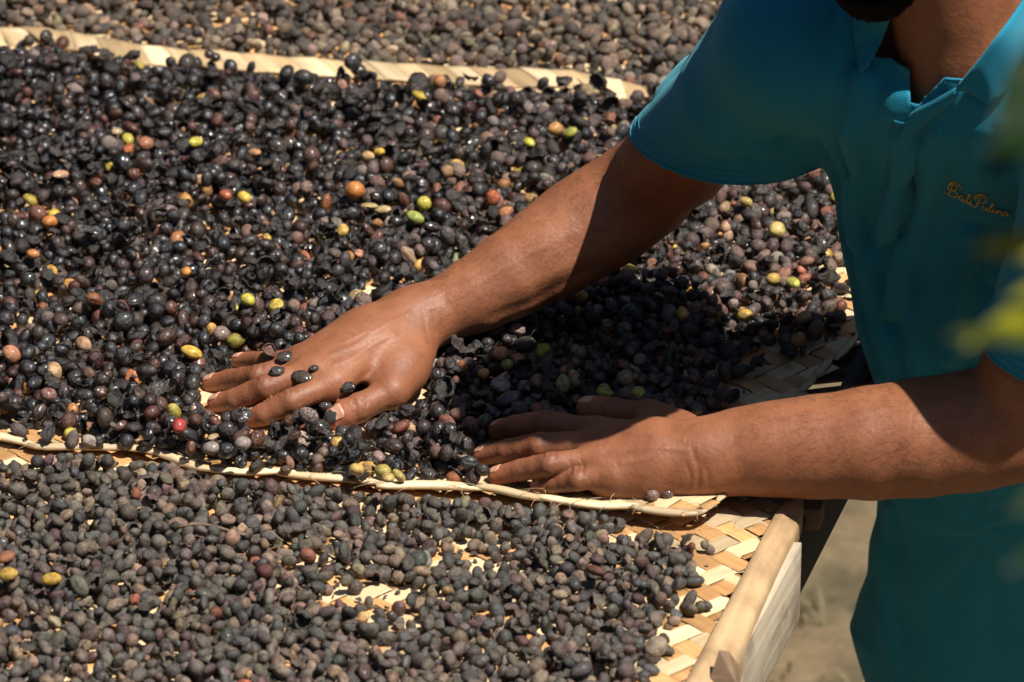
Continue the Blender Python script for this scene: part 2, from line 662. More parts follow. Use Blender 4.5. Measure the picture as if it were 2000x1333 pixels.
def make_nail(J, ax, r, nn, parent, mat):
    """curved plate on the back of a finger tip"""
    if nn is None:
        nn = unit(Z + np.array([0, -.12, 0]) - ax * ax[2])
    nn = unit(nn - ax * (nn @ ax))
    sd = np.cross(ax, nn)
    L0, L1 = -.80 * r, 1.0 * r
    nu, nvv = 11, 11
    top = []
    for layer in (0, 1):
        for i in range(nu):
            u = L0 + (L1 - L0) * i / (nu - 1)
            for j in range(nvv):
                a = (j / (nvv - 1) * 2 - 1)
                # rounded outline
                w_ = .66 * math.sqrt(max(0.0, 1 - max(0, (abs(i / (nu - 1) * 2 - 1)) - .55) ** 2 * 3.2))
                th = a * w_ * 1.02
                ru = r * (math.sqrt(max(0.05, 1 - (max(0, u) / (1.25 * r)) ** 2)))
                p = J + ax * u + (nn * math.cos(th) + sd * math.sin(th)) * r
                d = p
                top.append((J, ax * u, nn * math.cos(th) + sd * math.sin(th), layer))
    P = np.array([t[0] + t[1] + t[2] * r for t in top])
    # drop the plate onto the real skin surface, then lift it
    D = np.array([t[2] for t in top])
    for _ in range(4):
        P = P - D * np.clip(body_f(P), -.002, .002)[:, None]
    lay = np.array([t[3] for t in top])
    P = P + D * np.where(lay == 0, .00045, -.0006)[:, None]
    G = nu * nvv
    F = []
    for i in range(nu - 1):
        for j in range(nvv - 1):
            a = i * nvv + j
            F.append((a, a + nvv, a + nvv + 1, a + 1))
    rim = [j for j in range(nvv)] + [i * nvv + nvv - 1 for i in range(1, nu)] + [(nu - 1) * nvv + j for j in range(nvv - 2, -1, -1)] + [i * nvv for i in range(nu - 2, 0, -1)]
    for a, b in zip(rim, rim[1:] + rim[:1]):
        F.append((a, b, b + G, a + G))
    return mesh_np('fingernail', P, F, mat, parent)


# ------------------------------------------------------------------ clothes
def hit(f, px, py, z0=.75, step=.5):
    """first point of the surface f on the sight line of a photo pixel"""
    p = A(px, py, z0); d = unit(p - np.array(EYE))
    t = 0
    for _ in range(400):
        v = float(f((p + d * t)[None])[0])
        if v < .0002: break
        t += max(v * .6, .0004)
        if t > 2.5: return None
    return p + d * t


YAW = R(10)
CY, SY_ = math.cos(YAW), math.sin(YAW)

cufR0, cufR1 = A(1442, 272, .205), A(1572, 55, .345)
sleR = Group([Cone(cufR0 + (cufR0 - cufR1) * .25, cufR0, .070, .068), Cone(cufR0, cufR1, .067, .058), Cone(cufR1, A(1700, 85, .340), .058, .060)], .02)
cufRn = unit(np.cross(A(1600, 298, .212) - A(1258, 245, .206), A(1432, 352, .203) - A(1258, 245, .206)))
cufRc = A(1258, 245, .206)
if cufRn[2] > 0: cufRn = -cufRn
cufL0, cufL1 = A(2052, 690, .130), A(2190, 335, .300)
sleL = Group([Cone(cufL0 + (cufL0 - cufL1) * .25, cufL0, .052, .052), Cone(cufL0, cufL1, .052, .062), Cone(cufL1, A(2040, 185, .300), .058, .050)], .02)
cufLn = unit(cufL0 - cufL1 + np.array([0, 0, -.10]))
cufLc = A(2000, 702, .118) + Z * .027
yoke = Group([Cone(A(1640, 98, .338), A(1890, 130, .328), .060, .064), Cone(A(1890, 130, .328), A(2040, 200, .308), .062, .052)], .03)
# folds: ridges that run with the cloth (pixel course, later laid on the surface)
FOLDS = [([(1478, 40), (1466, 150), (1458, 260)], .0045), ([(1500, 20), (1508, 140), (1490, 300)], .003),
         ([(1612, 10), (1575, 130), (1590, 260), (1618, 420), (1650, 560)], .0055), ([(1655, 40), (1618, 150), (1632, 300), (1660, 470)], .0040),
         ([(1685, 150), (1655, 260), (1668, 420), (1700, 600), (1745, 740)], .0050), ([(1760, 280), (1735, 420), (1760, 600), (1800, 750)], .0035),
         ([(1850, 260), (1806, 390), (1770, 500), (1730, 620)], .0045), ([(1900, 460), (1870, 560), (1850, 700)], .0025),
         ([(1965, 470), (1950, 540), (1925, 640)], .0025), ([(1830, 250), (1780, 330), (1715, 480)], .0035),
         ([(1735, 985), (1722, 1080), (1730, 1250), (1760, 1333)], .0025),
         ([(1680, 1120), (1700, 1220), (1750, 1333)], .0025)]


upper_arms = Group([chain(r_arm[-3:], .01), chain(l_arm[-3:], .01)], .001)


neck_base = Cone(NECK - Z * .04, NECK, .050, .047)


def torso_tube(p):
    z = p[:, 2]
    cx = np.interp(z, TZ, TXW); cy = np.interp(z, TZ, TYW)
    a = np.interp(z, TZ, TA); b = np.interp(z, TZ, TB)
    x, y = p[:, 0] - cx, p[:, 1] - cy
    u = x * CY + y * SY_; v = -x * SY_ + y * CY
    k = np.sqrt((u / a) ** 2 + (v / b) ** 2)
    kk = np.maximum(k, .3)
    L = np.sqrt(u * u + v * v) + 1e-9
    d = L * (1 - 1 / kk) * .9
    return np.maximum(d, z - .32)


fold_lines = []


def shirt_f(p):
    d = torso_tube(p)
    for g, k in ((yoke, .05), (sleR, .022), (sleL, .014)):
        d = smin(d, g(p), k)
    for line, amp in fold_lines:
        m = np.ones(len(p), bool)
        lo, hi = line.min(0) - .02, line.max(0) + .02
        m = ((p > lo) & (p < hi)).all(1)
        if not m.any(): continue
        q = p[m]
        best = np.full(len(q), 9.)
        for a, b in zip(line[:-1], line[1:]):
            ab = b - a; t = np.clip((q - a) @ ab / (ab @ ab), 0, 1)
            best = np.minimum(best, np.linalg.norm(q - a - t[:, None] * ab, axis=1))
        d[m] -= 1.3 * amp * np.exp(-(best / .0075) ** 2) - amp * .9 * np.exp(-((best - .0145) / .0075) ** 2)
    z = p[:, 2]
    # soft drape of the loose skirt of the shirt, and slack on the chest
    ang = np.arctan2(p[:, 1] - A(1960, 740, 0)[1], p[:, 0] - A(1960, 890, 0)[0])
    d = d + .0012 * np.sin(ang * 9 + z * 14) * np.clip((.10 - z) / .2, 0, 1) + .0012 * np.sin(p[:, 0] * 130 + z * 60) * np.sin(z * 45 + p[:, 1] * 40)
    # cloth never dips into the body
    return np.minimum(d, smin(torso(p), upper_arms(p), .03) - .005)


def lay_folds():
    done = []
    for pts, amp in FOLDS:
        line = [hit(shirt_f, *q) for q in pts]
        if all(x is not None for x in line):
            done.append((np.array(line), amp))
    fold_lines.extend(done)


def clip_mesh(v, q, g):
    """keep the side g >= 0; the border is drawn onto g = 0"""
    gv = g(v)
    keep = (gv[q] > 0).any(1)
    q = q[keep]
    bad = np.zeros(len(v), bool); bad[np.unique(q)] = True
    bad &= gv < 0
    e = .0006
    for _ in range(3):
        p = v[bad]
        d = g(p)
        gr = np.stack([g(p + np.eye(3)[a] * e) - g(p - np.eye(3)[a] * e) for a in range(3)], -1) / (2 * e)
        st = np.clip(-d / np.maximum((gr * gr).sum(1), .1), -.008, .008)
        v[bad] = p + gr * st[:, None]
    used = np.unique(q)
    mp = np.zeros(len(v), int); mp[used] = np.arange(len(used))
    return v[used], mp[q]


VTX = None


def shirt_clip(p):
    """positive where there is cloth"""
    g = p[:, 2] + .435 - .02 * np.sin(p[:, 0] * 22)                     # hem
    # cuffs
    dR = -((p - cufRc) @ cufRn) + .0015 * np.sin(p[:, 1] * 90)
    tt = torso_tube(p)
    nearR = (np.linalg.norm(p - A(1432, 290, .199) - cufRn * .03, axis=1) < .125) & (sleR(p) < tt + .01)
    g = np.where(nearR, np.minimum(g, dR), g)
    dL = -((p - cufLc) @ cufLn)
    nearL = (np.linalg.norm(p - cufLc - cufLn * .03, axis=1) < .11) & (p[:, 2] < .22) & (sleL(p) < tt)
    g = np.where(nearL, np.minimum(g, dL), g)
    # the open neck: a V seen from the front, deepened to the nape
    V0, Vl, Vr = NECKV
    n1, n2 = NECKN
    op = np.minimum((p - V0) @ n1, (p - V0) @ n2)
    q = p - NECK
    op2 = np.minimum(.022 - neck(p), p[:, 2] - .356)
    return np.minimum(np.minimum(g, -op), -op2)


def build_shirt(h=.0042):
    global NECKV, NECKN
    lay_folds()
    V0 = hit(shirt_f, 1779, 222)
    front = unit(V0 - np.array(EYE))
    Vl = A(1772, 10, .40); Vr = A(1985, 0, .41)
    tp = A(1830, 60, .35)
    n1 = unit(np.cross(front, Vl - V0)); n1 = n1 if n1 @ (tp - V0) > 0 else -n1
    n2 = unit(np.cross(front, Vr - V0)); n2 = n2 if n2 @ (tp - V0) > 0 else -n2
    NECKV, NECKN = (V0, Vl, Vr), (n1, n2)
    v, q = surface(shirt_f, (.05, -.5, -.47), (.72, .42, .46), h)
    v = project(shirt_f, v, h)
    # the nape side of the collar stays closed: only the front half opens
    v, q = clip_mesh(v, q, shirt_clip)
    return v, q


def snap(f, p, off=0.0, d=None):
    """move points onto the surface f (optionally proud of it by off)"""
    p = np.array(p, float)
    e = .0008
    for _ in range(5):
        v = f(p) - off
        g = np.stack([f(p + np.eye(3)[a] * e) - f(p - np.eye(3)[a] * e) for a in range(3)], -1) / (2 * e)
        p = p - g * np.clip(v / np.maximum((g * g).sum(1), .2), -.02, .02)[:, None]
    return p


def catmull(P, n=8):
    P = [np.asarray(p, float) for p in P]
    P = [2 * P[0] - P[1]] + P + [2 * P[-1] - P[-2]]
    out = []
    for i in range(1, len(P) - 2):
        for k in range(n):
            t = k / n
            a, b, c, d = P[i - 1], P[i], P[i + 1], P[i + 2]
            out.append(.5 * ((2 * b) + (-a + c) * t + (2 * a - 5 * b + 4 * c - d) * t * t + (-a + 3 * b - 3 * c + d) * t ** 3))
    out.append(P[-2])
    return np.array(out)


def tube(path, r, sides=6, taper=None, flat=None):
    path = np.asarray(path, float)
    n = len(path)
    rr = np.full(n, r) if np.isscalar(r) else np.asarray(r, float)
    V, F = [], []
    up = np.array([0, 0, 1.]) if abs(unit(path[-1] - path[0])[2]) < .9 else np.array([1., 0, 0])
    for i in range(n):
        t = unit(path[min(i + 1, n - 1)] - path[max(i - 1, 0)] + 1e-9)
        s_ = unit(np.cross(t, up)); u_ = np.cross(s_, t)
        fl = 1 if flat is None else flat
        for k in range(sides):
            a = 2 * math.pi * k / sides
            V.append(path[i] + (s_ * math.cos(a) + u_ * math.sin(a) * fl) * rr[i])
    for i in range(n - 1):
        for k in range(sides):
            a = i * sides + k; b = i * sides + (k + 1) % sides
            F.append((a, b, b + sides, a + sides))
    F.append(tuple(range(sides))[::-1]); F.append(tuple((n - 1) * sides + k for k in range(sides)))
    return np.array(V), F


def join(parts):
    V, F, o = [], [], 0
    for v, f in parts:
        V.append(np.asarray(v)); F += [tuple(i + o for i in q) for q in f]; o += len(v)
    return np.concatenate(V), F


def ribbon(rows, thick=.0016):
    """a cloth piece from rows of points (rows x columns), with thickness"""
    P = np.array(rows); n, m, _ = P.shape
    du = np.gradient(P, axis=0); dv = np.gradient(P, axis=1)
    nn = np.cross(du, dv); nn /= np.linalg.norm(nn, axis=2, keepdims=True) + 1e-12
    V = np.concatenate([(P + nn * thick / 2).reshape(-1, 3), (P - nn * thick / 2).reshape(-1, 3)])
    G = n * m; F = []
    for i in range(n - 1):
        for j in range(m - 1):
            a = i * m + j
            F.append((a, a + 1, a + m + 1, a + m)); F.append((a + G, a + m + G, a + m + 1 + G, a + 1 + G))
    rim = [j for j in range(m)] + [i * m + m - 1 for i in range(1, n)] + [(n - 1) * m + j for j in range(m - 2, -1, -1)] + [i * m for i in range(n - 2, 0, -1)]
    for a, b in zip(rim, rim[1:] + rim[:1]):
        F.append((b, a, a + G, b + G))
    return V, F


def shirt_material():
    s = N('teal_knit')
    co = s.coord()
    big = s.noise(co, 9, 3)
    base = s.ramp(big, [(.3, (.004, .150, .245)), (.7, (.006, .180, .290))])
    wv = s.n('TexWave'); wv.wave_type = 'BANDS'; wv.bands_direction = 'Z'
    wv.inputs['Scale'].default_value = 210; wv.inputs['Distortion'].default_value = 1.2; wv.inputs['Detail'].default_value = 1; wv.inputs['Detail Scale'].default_value = 3
    s.l(co, wv.inputs['Vector'])
    fine = s.noise(co, 900, 2)
    base = s.mix(s.math('MULTIPLY', fine, .4), base, (.012, .26, .40))
    s.l(base, s.b.inputs['Base Color'])
    s.b.inputs['Roughness'].default_value = .85
    s.b.inputs['Specular IOR Level'].default_value = .25
    s.b.inputs['Sheen Weight'].default_value = .25
    s.b.inputs['Sheen Roughness'].default_value = .5
    s.b.inputs['Sheen Tint'].default_value = (.4, .9, 1, 1)
    b = s.bump(wv.outputs['Fac'], .35, .0006)
    b = s.bump(fine, .4, .0006, b)
    s.l(b, s.b.inputs['Normal'])
    return s.m


def simple_mat(name, c, rough=.6, c2=None, scale=40, bump=.0, bd=.001, spec=.4):
    s = N(name)
    n1 = s.noise(s.coord(), scale, 4)
    c2 = c2 or tuple(x * .75 for x in c)
    s.l(s.ramp(n1, [(.3, c), (.7, c2)]), s.b.inputs['Base Color'])
    s.b.inputs['Roughness'].default_value = rough
    s.b.inputs['Specular IOR Level'].default_value = spec
    if bump:
        s.l(s.bump(s.noise(s.coord(), scale * 4, 4), bump, bd), s.b.inputs['Normal'])
    return s.m


def dress(man):
    M = shirt_material()
    v, q = build_shirt()
    sh = mesh_np('polo_shirt', v, q, M, man)
    md = sh.modifiers.new('thickness', 'SOLIDIFY'); md.thickness = .0016; md.offset = 1
    # ribbed cuffs: three rolled rows of stitching round each sleeve end
    for c0, n_, f, nm in ((cufRc, cufRn, sleR, 'r'), (cufLc, cufLn, sleL, 'l')):
        ax = unit((cufR0 - cufR1) if nm == 'r' else (cufL0 - cufL1))
        cc = (cufR0 if nm == 'r' else cufL0)
        cc = cc + ax * (((c0 - cc) @ n_) / (ax @ n_))
        e1 = unit(np.cross(n_, (0, 1, 0.2))); e2 = np.cross(n_, e1)
        parts = []
        for k, (dz_, r) in enumerate(((.0015, .0017), (.0085, .0012), (.0150, .0012))):
            ring = np.array([cc - n_ * dz_ + (e1 * math.cos(a) + e2 * math.sin(a)) * .07 for a in np.linspace(0, 2 * math.pi, 73)])
            for _ in range(3):
                ring = snap(shirt_f, ring, .0012)
                ring = ring - n_[None] * ((ring - cc) @ n_ + dz_)[:, None]
            parts.append(tube(ring, r, 6))
        V, F = join(parts)
        mesh_np('sleeve_cuff', V, F, M, man)
    # hem rib at the placket, collar wings
    def wing(inner, outer, cols, bulge, name):
        """fold-over collar between two courses; each entry (px, py, height)"""
        def lay(x):
            if len(x) == 3 and x[2] > .1: return A(*x)
            p = hit(shirt_f, x[0], x[1]); return p - unit(p - np.array(EYE)) * x[2]
        a = catmull([lay(x) for x in inner], 6); b = catmull([lay(x) for x in outer], 6)
        rows = []
        mid = (a + b) / 2
        out = np.array([0, -.45, .9])
        for i in range(len(a)):
            row = []
            for j in range(cols):
                t = j / (cols - 1)
                row.append(a[i] * (1 - t) + b[i] * t + out * bulge * math.sin(math.pi * min(t * 1.25, 1)) * min(1, i / 3 + .3))
            rows.append(row)
        V, F = ribbon(rows, .0022)
        return mesh_np(name, V, F, M, man)
    wing([(1866, 174, .012), (1912, 118, .020), (1958, 58, .026), (2005, -10, .026)],
         [(1930, 203, .004), (1958, 186, .004), (1996, 120, .005), (2045, 40, .005)], 9, .008, 'collar')
    wing([(1750, 2, .010), (1730, 60, .010), (1712, 100, .009), (1690, 136, .006)],
         [(1664, 10, .004), (1667, 58, .004), (1672, 102, .004), (1681, 148, .003)], 7, .005, 'collar')
    # placket: a doubled strip down from the V, and its loose upper corner
    def strip(course, w0, off, name, mat=M, th=.0018):
        pts = catmull([hit(shirt_f, *x) for x in course], 6)
        rows = []
        for i, p in enumerate(pts):
            t = unit(pts[min(i + 1, len(pts) - 1)] - pts[max(i - 1, 0)])
            sd = unit(np.cross(t, (0, -1, .2)))
            rows.append([p + sd * w0 * k for k in np.linspace(-1, 1, 5)])
        rows = np.array(rows); sp = snap(shirt_f, rows.reshape(-1, 3), off).reshape(rows.shape)
        V, F = ribbon(sp, th)
        return mesh_np(name, V, F, mat, man)
    strip([(1776, 236), (1762, 300), (1752, 370), (1752, 440)], .011, .0022, 'placket')
    # turned edge of the open front on the far side of the V
    ly = lambda x, y, o: (lambda p: p - unit(p - np.array(EYE)) * o)(hit(shirt_f, x, y))
    e = catmull([ly(1868, 172, .010), ly(1822, 198, .009), ly(1779, 224, .008), ly(1758, 262, .006), ly(1741, 306, .003)], 6)
    o2 = catmull([ly(1870, 190, .004), ly(1838, 218, .003), ly(1800, 250, .003), ly(1776, 288, .002), ly(1752, 314, .002)], 6)
    rows = [[a * (1 - t) + b * t + np.array([0, -.0035 * math.sin(math.pi * t) - .001, .001]) for t in np.linspace(0, 1, 6)] for a, b in zip(e, o2)]
    V, F = ribbon(rows, .002)
    mesh_np('front_facing', V, F, M, man)
    # embroidered lettering over the breast pocket place
    TH = simple_mat('gold_thread', (.60, .42, .09), .5, (.48, .33, .07), 600, .4, .0005)
    letters = [  # cursive strokes, unit = cap height, x to the right, y up
        [(.05, .30), (-.05, .55), (.05, .85), (.35, 1.0), (.62, .88), (.60, .62), (.36, .50), (.62, .48), (.74, .24), (.55, .02), (.30, .0), (.18, .14)],
        [(.34, .98), (.30, .6), (.24, .2), (.12, -.02), (-.08, .06)], [(.08, .72), (.25, 1.08), (.62, 1.16), (.92, .98)],
        [(1.08, .32), (.95, .40), (.84, .22), (.92, .03), (1.08, .18), (1.12, .36), (1.08, .1), (1.16, .02), (1.26, .16)],
        [(1.26, .16), (1.42, .7), (1.42, .86), (1.34, .7), (1.30, .15), (1.38, .02), (1.48, .14)],
        [(1.48, .14), (1.56, .38), (1.53, .1), (1.60, .02), (1.70, .14)], [(1.60, .55), (1.61, .57)],
        [(2.05, .96), (2.0, .6), (1.94, .2), (1.84, -.04), (1.68, .02)], [(1.80, .55), (1.72, .82), (1.90, 1.04), (2.25, 1.06), (2.42, .84), (2.30, .58), (2.02, .48)], [(1.84, .74), (1.95, 1.14), (2.3, 1.24), (2.56, 1.1)],
        [(2.36, .38), (2.32, .12), (2.40, .02), (2.52, .14), (2.58, .38), (2.55, .1), (2.63, .02), (2.72, .16)],
        [(2.72, .16), (2.90, .7), (2.90, .88), (2.80, .7), (2.76, .15), (2.84, .02), (2.94, .14)],
        [(2.94, .14), (3.02, .38), (2.99, .1), (3.06, .02), (3.16, .14)], [(3.05, .55), (3.06, .57)],
        [(3.16, .14), (3.24, .38), (3.22, .04), (3.30, .28), (3.42, .38), (3.44, .1), (3.52, .02), (3.62, .16)],
        [(3.86, .32), (3.73, .40), (3.62, .22), (3.70, .03), (3.86, .18), (3.90, .36), (3.86, .1), (3.94, .02), (4.06, .16)]]
    parts = []
    for st in letters:
        pts = []
        for x, y in catmull([np.array([x, y, 0.]) for x, y in st], 4)[:, :2]:
            u = x / 4.06
            px = 1850 + 124 * u + 5 * (y - .3)
            py = 372 + 44 * u + 6 * math.sin(u * math.pi * .9) - y * 25 * (1 - .25 * u)
            pts.append(hit(shirt_f, px, py))
        pts = snap(shirt_f, np.array(pts), .0027)
        parts.append(tube(pts, (.00062 if len(st) > 3 else .0008), 5))
    V, F = join(parts)
    mesh_np('embroidered_lettering', V, F, TH, man)
    # side slit fold and trousers below
    TR = simple_mat('dark_cotton', (.016, .018, .022), .9, (.024, .026, .03), 60, .3)
    hip = axis_pt(-.32) * [1, 1, 0] + np.array([.04, .015, -.14])

    def legf(p):
        d = None
        for sx, kx in ((-1, -.02), (1, .03)):
            h0 = hip + np.array([sx * .06, .02, -.12]); k0 = np.array([h0[0] + kx, h0[1] - .02, GROUND + .48]); a0 = np.array([k0[0], k0[1] + .05, GROUND + .06])
            g = Group([Cone(h0, k0, .072, .064), Cone(k0, a0, .064, .055)], .03)(p)
            d = g if d is None else smin(d, g, .03)
        return np.maximum(d + .004 * np.sin(p[:, 2] * 50 + p[:, 0] * 20), -(p[:, 2] - (GROUND + .05)))
    v, q = surface(legf, (.1, -.35, GROUND), (.85, .7, .02), .010)
    mesh_np('trousers', v, q, TR, man)
    SH = simple_mat('worn_rubber', (.03, .025, .02), .6)
    for sx, kx in ((-1, -.02), (1, .03)):
        f0 = np.array([hip[0] + sx * .075 + kx, hip[1] + .06, GROUND + .045])

        def sf(p, f0=f0):
            d = Group([Cone(f0, f0 + np.array([-.03, -.16, -.012]), .042, .034, (1, 0, 0), 1.15), Cone(f0, f0 + Z * .04, .042, .045)], .02)(p)
            return np.maximum(d, -(p[:, 2] - GROUND - .001))
        v, q = surface(sf, f0 - .12 - np.array([.05, .2, 0]), f0 + .16, .008)
        mesh_np('shoe', v, q, SH, man)
    # hair, eyebrows, small beard
    HR = simple_mat('black_hair', (.004, .003, .003), .9, (.007, .006, .005), 120, .8, .003, .1)

    def hairf(p):
        q = p - HC
        f_, u_ = q @ hf, q @ hu
        d = headg(p) - .008 + .0030 * np.sin(q @ hs * 260 + 3 * np.sin(u_ * 60)) * np.sin(f_ * 150 + u_ * 90)
        cut = np.maximum(f_ * .75 - (u_ - .022) * 1.0 - .030, -(u_ + .075) - .5 * (f_ + .06))
        return np.maximum(d, cut)
    v, q = surface(hairf, HC - .15, HC + .15, .004)
    mesh_np('hair', v, q, HR, man)

    def beardf(p):
        q = p - HC
        f_, u_, s_ = q @ hf, q @ hu, q @ hs
        d = headg(p) - .0055 + .002 * np.sin(s_ * 500) * np.sin(u_ * 430 + f_ * 300)
        cut = np.maximum(np.maximum(u_ + .080, -(u_ + .14)), np.maximum(.028 - f_, np.abs(s_) - .034))
        return np.maximum(d, cut)
    v, q = surface(beardf, HC - .16, HC + .13, .003)
    mesh_np('beard', v, q, HR, man)
    EY = simple_mat('eye_white', (.55, .5, .45), .2)
    EI = simple_mat('dark_iris', (.02, .01, .006), .1)
    for sx in (-1, 1):
        for r, off, m, nm in ((.0125, 0, EY, 'eyeball'), (.0062, .0078, EI, 'iris')):
            bm = bmesh.new(); bmesh.ops.create_uvsphere(bm, u_segments=20, v_segments=12, radius=r)
            me = bpy.data.meshes.new(nm); bm.to_mesh(me); bm.free(); me.materials.append(m)
            o = bpy.data.objects.new(nm, me); COL.objects.link(o); o.parent = man; o.location = Vector(hp(sx * .031, .0715 + off * .9, -.004))
        bp = catmull([hp(sx * .014, .0945, .020), hp(sx * .030, .0915, .026), hp(sx * .048, .078, .020)], 5)
        V, F = tube(bp, [.0015 + .0018 * math.sin(math.pi * i / (len(bp) - 1)) for i in range(len(bp))], 6)
        mesh_np('eyebrow', V, F, HR, man)


# ------------------------------------------------------------------ ground
def ground_material():
    s = N('dry_earth')
    co = s.coord()
    n1 = s.noise(co, 3.2, 5, .6); n2 = s.noise(co, 14, 4, .6); n3 = s.noise(co, 1.3, 3)
    a = s.ramp(n2, [(.3, (.15, .105, .068)), (.7, (.27, .205, .14))])
    g = s.ramp(n2, [(.3, (.030, .036, .020)), (.7, (.075, .072, .042))])
    c = s.mix(s.ramp(n1, [(.46, (0, 0, 0)), (.60, (.8, .8, .8))]), a, g)
    c = s.mix(s.ramp(n3, [(.5, (0, 0, 0)), (.7, (.6, .6, .6))]), c, (.13, .085, .05))
    c = s.mix(1.0, c, (.74, .71, .58), 'MULTIPLY')
    s.l(c, s.b.inputs['Base Color']); s.b.inputs['Roughness'].default_value = .95
    s.l(s.bump(s.noise(co, 60, 5), .8, .01), s.b.inputs['Normal'])
    return s.m


def build_ground():
    xs = np.concatenate([[-60, -25, -10, -4, -2], np.linspace(-1.2, 2.2, 60), [3, 5, 10, 25, 60]])
    ys = np.concatenate([[-60, -25, -12, -8, -5], np.linspace(-3.4, 3.2, 110), [4, 6, 12, 30, 80, 200]])
    X, Y = np.meshgrid(xs, ys, indexing='ij')
    Zz = GROUND + .012 * np.sin(X * 7 + 1) * np.sin(Y * 5) + .006 * np.sin(X * 23 + Y * 17)
    V = np.stack([X, Y, Zz], -1).reshape(-1, 3)
    n, m = len(xs), len(ys)
    i, j = np.meshgrid(np.arange(n - 1), np.arange(m - 1), indexing='ij')
    a = (i * m + j).ravel()
    F = np.stack([a, a + m, a + m + 1, a + 1], -1)
    tag(mesh_np('ground', V, F, ground_material()), 'dry sandy ground with patches of thin grass below the table', kind='structure')
    # thin grass and dead leaves, uncountable
    V, F = [], []
    for _ in range(150):
        cx, cy = RNG.uniform(.1, 1.0), RNG.uniform(.1, 2.6)
        if math.sin(cx * 9 + cy * 4) + math.sin(cy * 7.5) < .1: continue
        for _b in range(14):
            a = RNG.uniform(0, 6.28); l = RNG.uniform(.02, .05); w_ = .0016
            bx, by = cx + RNG.normal(0, .02), cy + RNG.normal(0, .02)
            d = np.array([math.cos(a), math.sin(a), 0]); s_ = np.array([-d[1], d[0], 0]) * w_
            p0 = np.array([bx, by, GROUND - .005]); p1 = p0 + d * l * .3 + Z * l * .6; p2 = p0 + d * l * .8 + Z * l * .8
            k = len(V); V += [p0 - s_, p0 + s_, p1 + s_, p1 - s_, p2]
            F += [(k, k + 1, k + 2, k + 3), (k + 3, k + 2, k + 4)]
    tag(mesh_np('grass', V, F, simple_mat('grass_blade', (.06, .075, .03), .7, (.16, .14, .07), 8)), 'thin dry grass on the sandy ground', kind='stuff')


# ------------------------------------------------------------------ drying tables
def wood_mat(name, c1, c2, direc, scale=1.0, rough=.7, bump=.25, dark=None):
    s = N(name)
    q = Vector(direc).to_track_quat('X', 'Z').inverted()
    co = s.n('TexCoord')
    mp = s.n('Mapping'); mp.vector_type = 'POINT'
    e = q.to_euler()
    mp.inputs['Rotation'].default_value = e
    s.l(co.outputs['Object'], mp.inputs[0])
    mp2 = s.n('Mapping'); mp2.inputs['Scale'].default_value = (6 * scale, 90 * scale, 90 * scale)
    s.l(mp.outputs[0], mp2.inputs[0])
    n1 = s.noise(mp2.outputs[0], 1, 5, .6)
    n2 = s.noise(mp.outputs[0], 22 * scale, 3)
    c = s.ramp(n1, [(.25, c1), (.75, c2)])
    c = s.mix(s.ramp(n2, [(.45, (0, 0, 0)), (.75, (.7, .7, .7))]), c, dark or tuple(x * .6 for x in c1))
    s.l(c, s.b.inputs['Base Color']); s.b.inputs['Roughness'].default_value = rough
    s.l(s.bump(n1, bump, .0015), s.b.inputs['Normal'])
    return s.m


PR0, PR1 = A(1336, 1352, 0), A(1522, 1001, 0)
RD = unit(PR1 - PR0)                                   # along the rail, away from the camera
RN = np.array([RD[1], -RD[0], 0])                      # outwards (to the right)


def beam(path, prof, name, mat, parent, tips=(1, 1), closed=True, sc=None):
    """prof: list of (out, up) offsets swept along path; tips: end scale"""
    V, F = [], []
    n, k = len(path), len(prof)
    for i, p in enumerate(path):
        t = unit(path[min(i + 1, n - 1)] - path[max(i - 1, 0)])
        o_ = unit(np.array([t[1], -t[0], 0]))
        s_ = (tips[0] if i == 0 else tips[1] if i == n - 1 else 1) * (1 if sc is None else sc[i])
        for (u, v_) in prof:
            V.append(np.asarray(p) + o_ * u * s_ + Z * (v_ * s_))
    for i in range(n - 1):
        for j in range(k):
            a = i * k + j; b = i * k + (j + 1) % k
            F.append((a, a + k, b + k, b))
    F.append(tuple(range(k))); F.append(tuple((n - 1) * k + j for j in range(k))[::-1])
    return mesh_np(name, V, F, mat, parent, smooth=False)


def smooth_edges(o, ang=40):
    o.data.polygons.foreach_set('use_smooth', np.ones(len(o.data.polygons), bool))
    m = o.modifiers.new('ease', 'BEVEL'); m.width = .0012; m.segments = 2; m.limit_method = 'ANGLE'; m.angle_limit = R(ang)
    return o


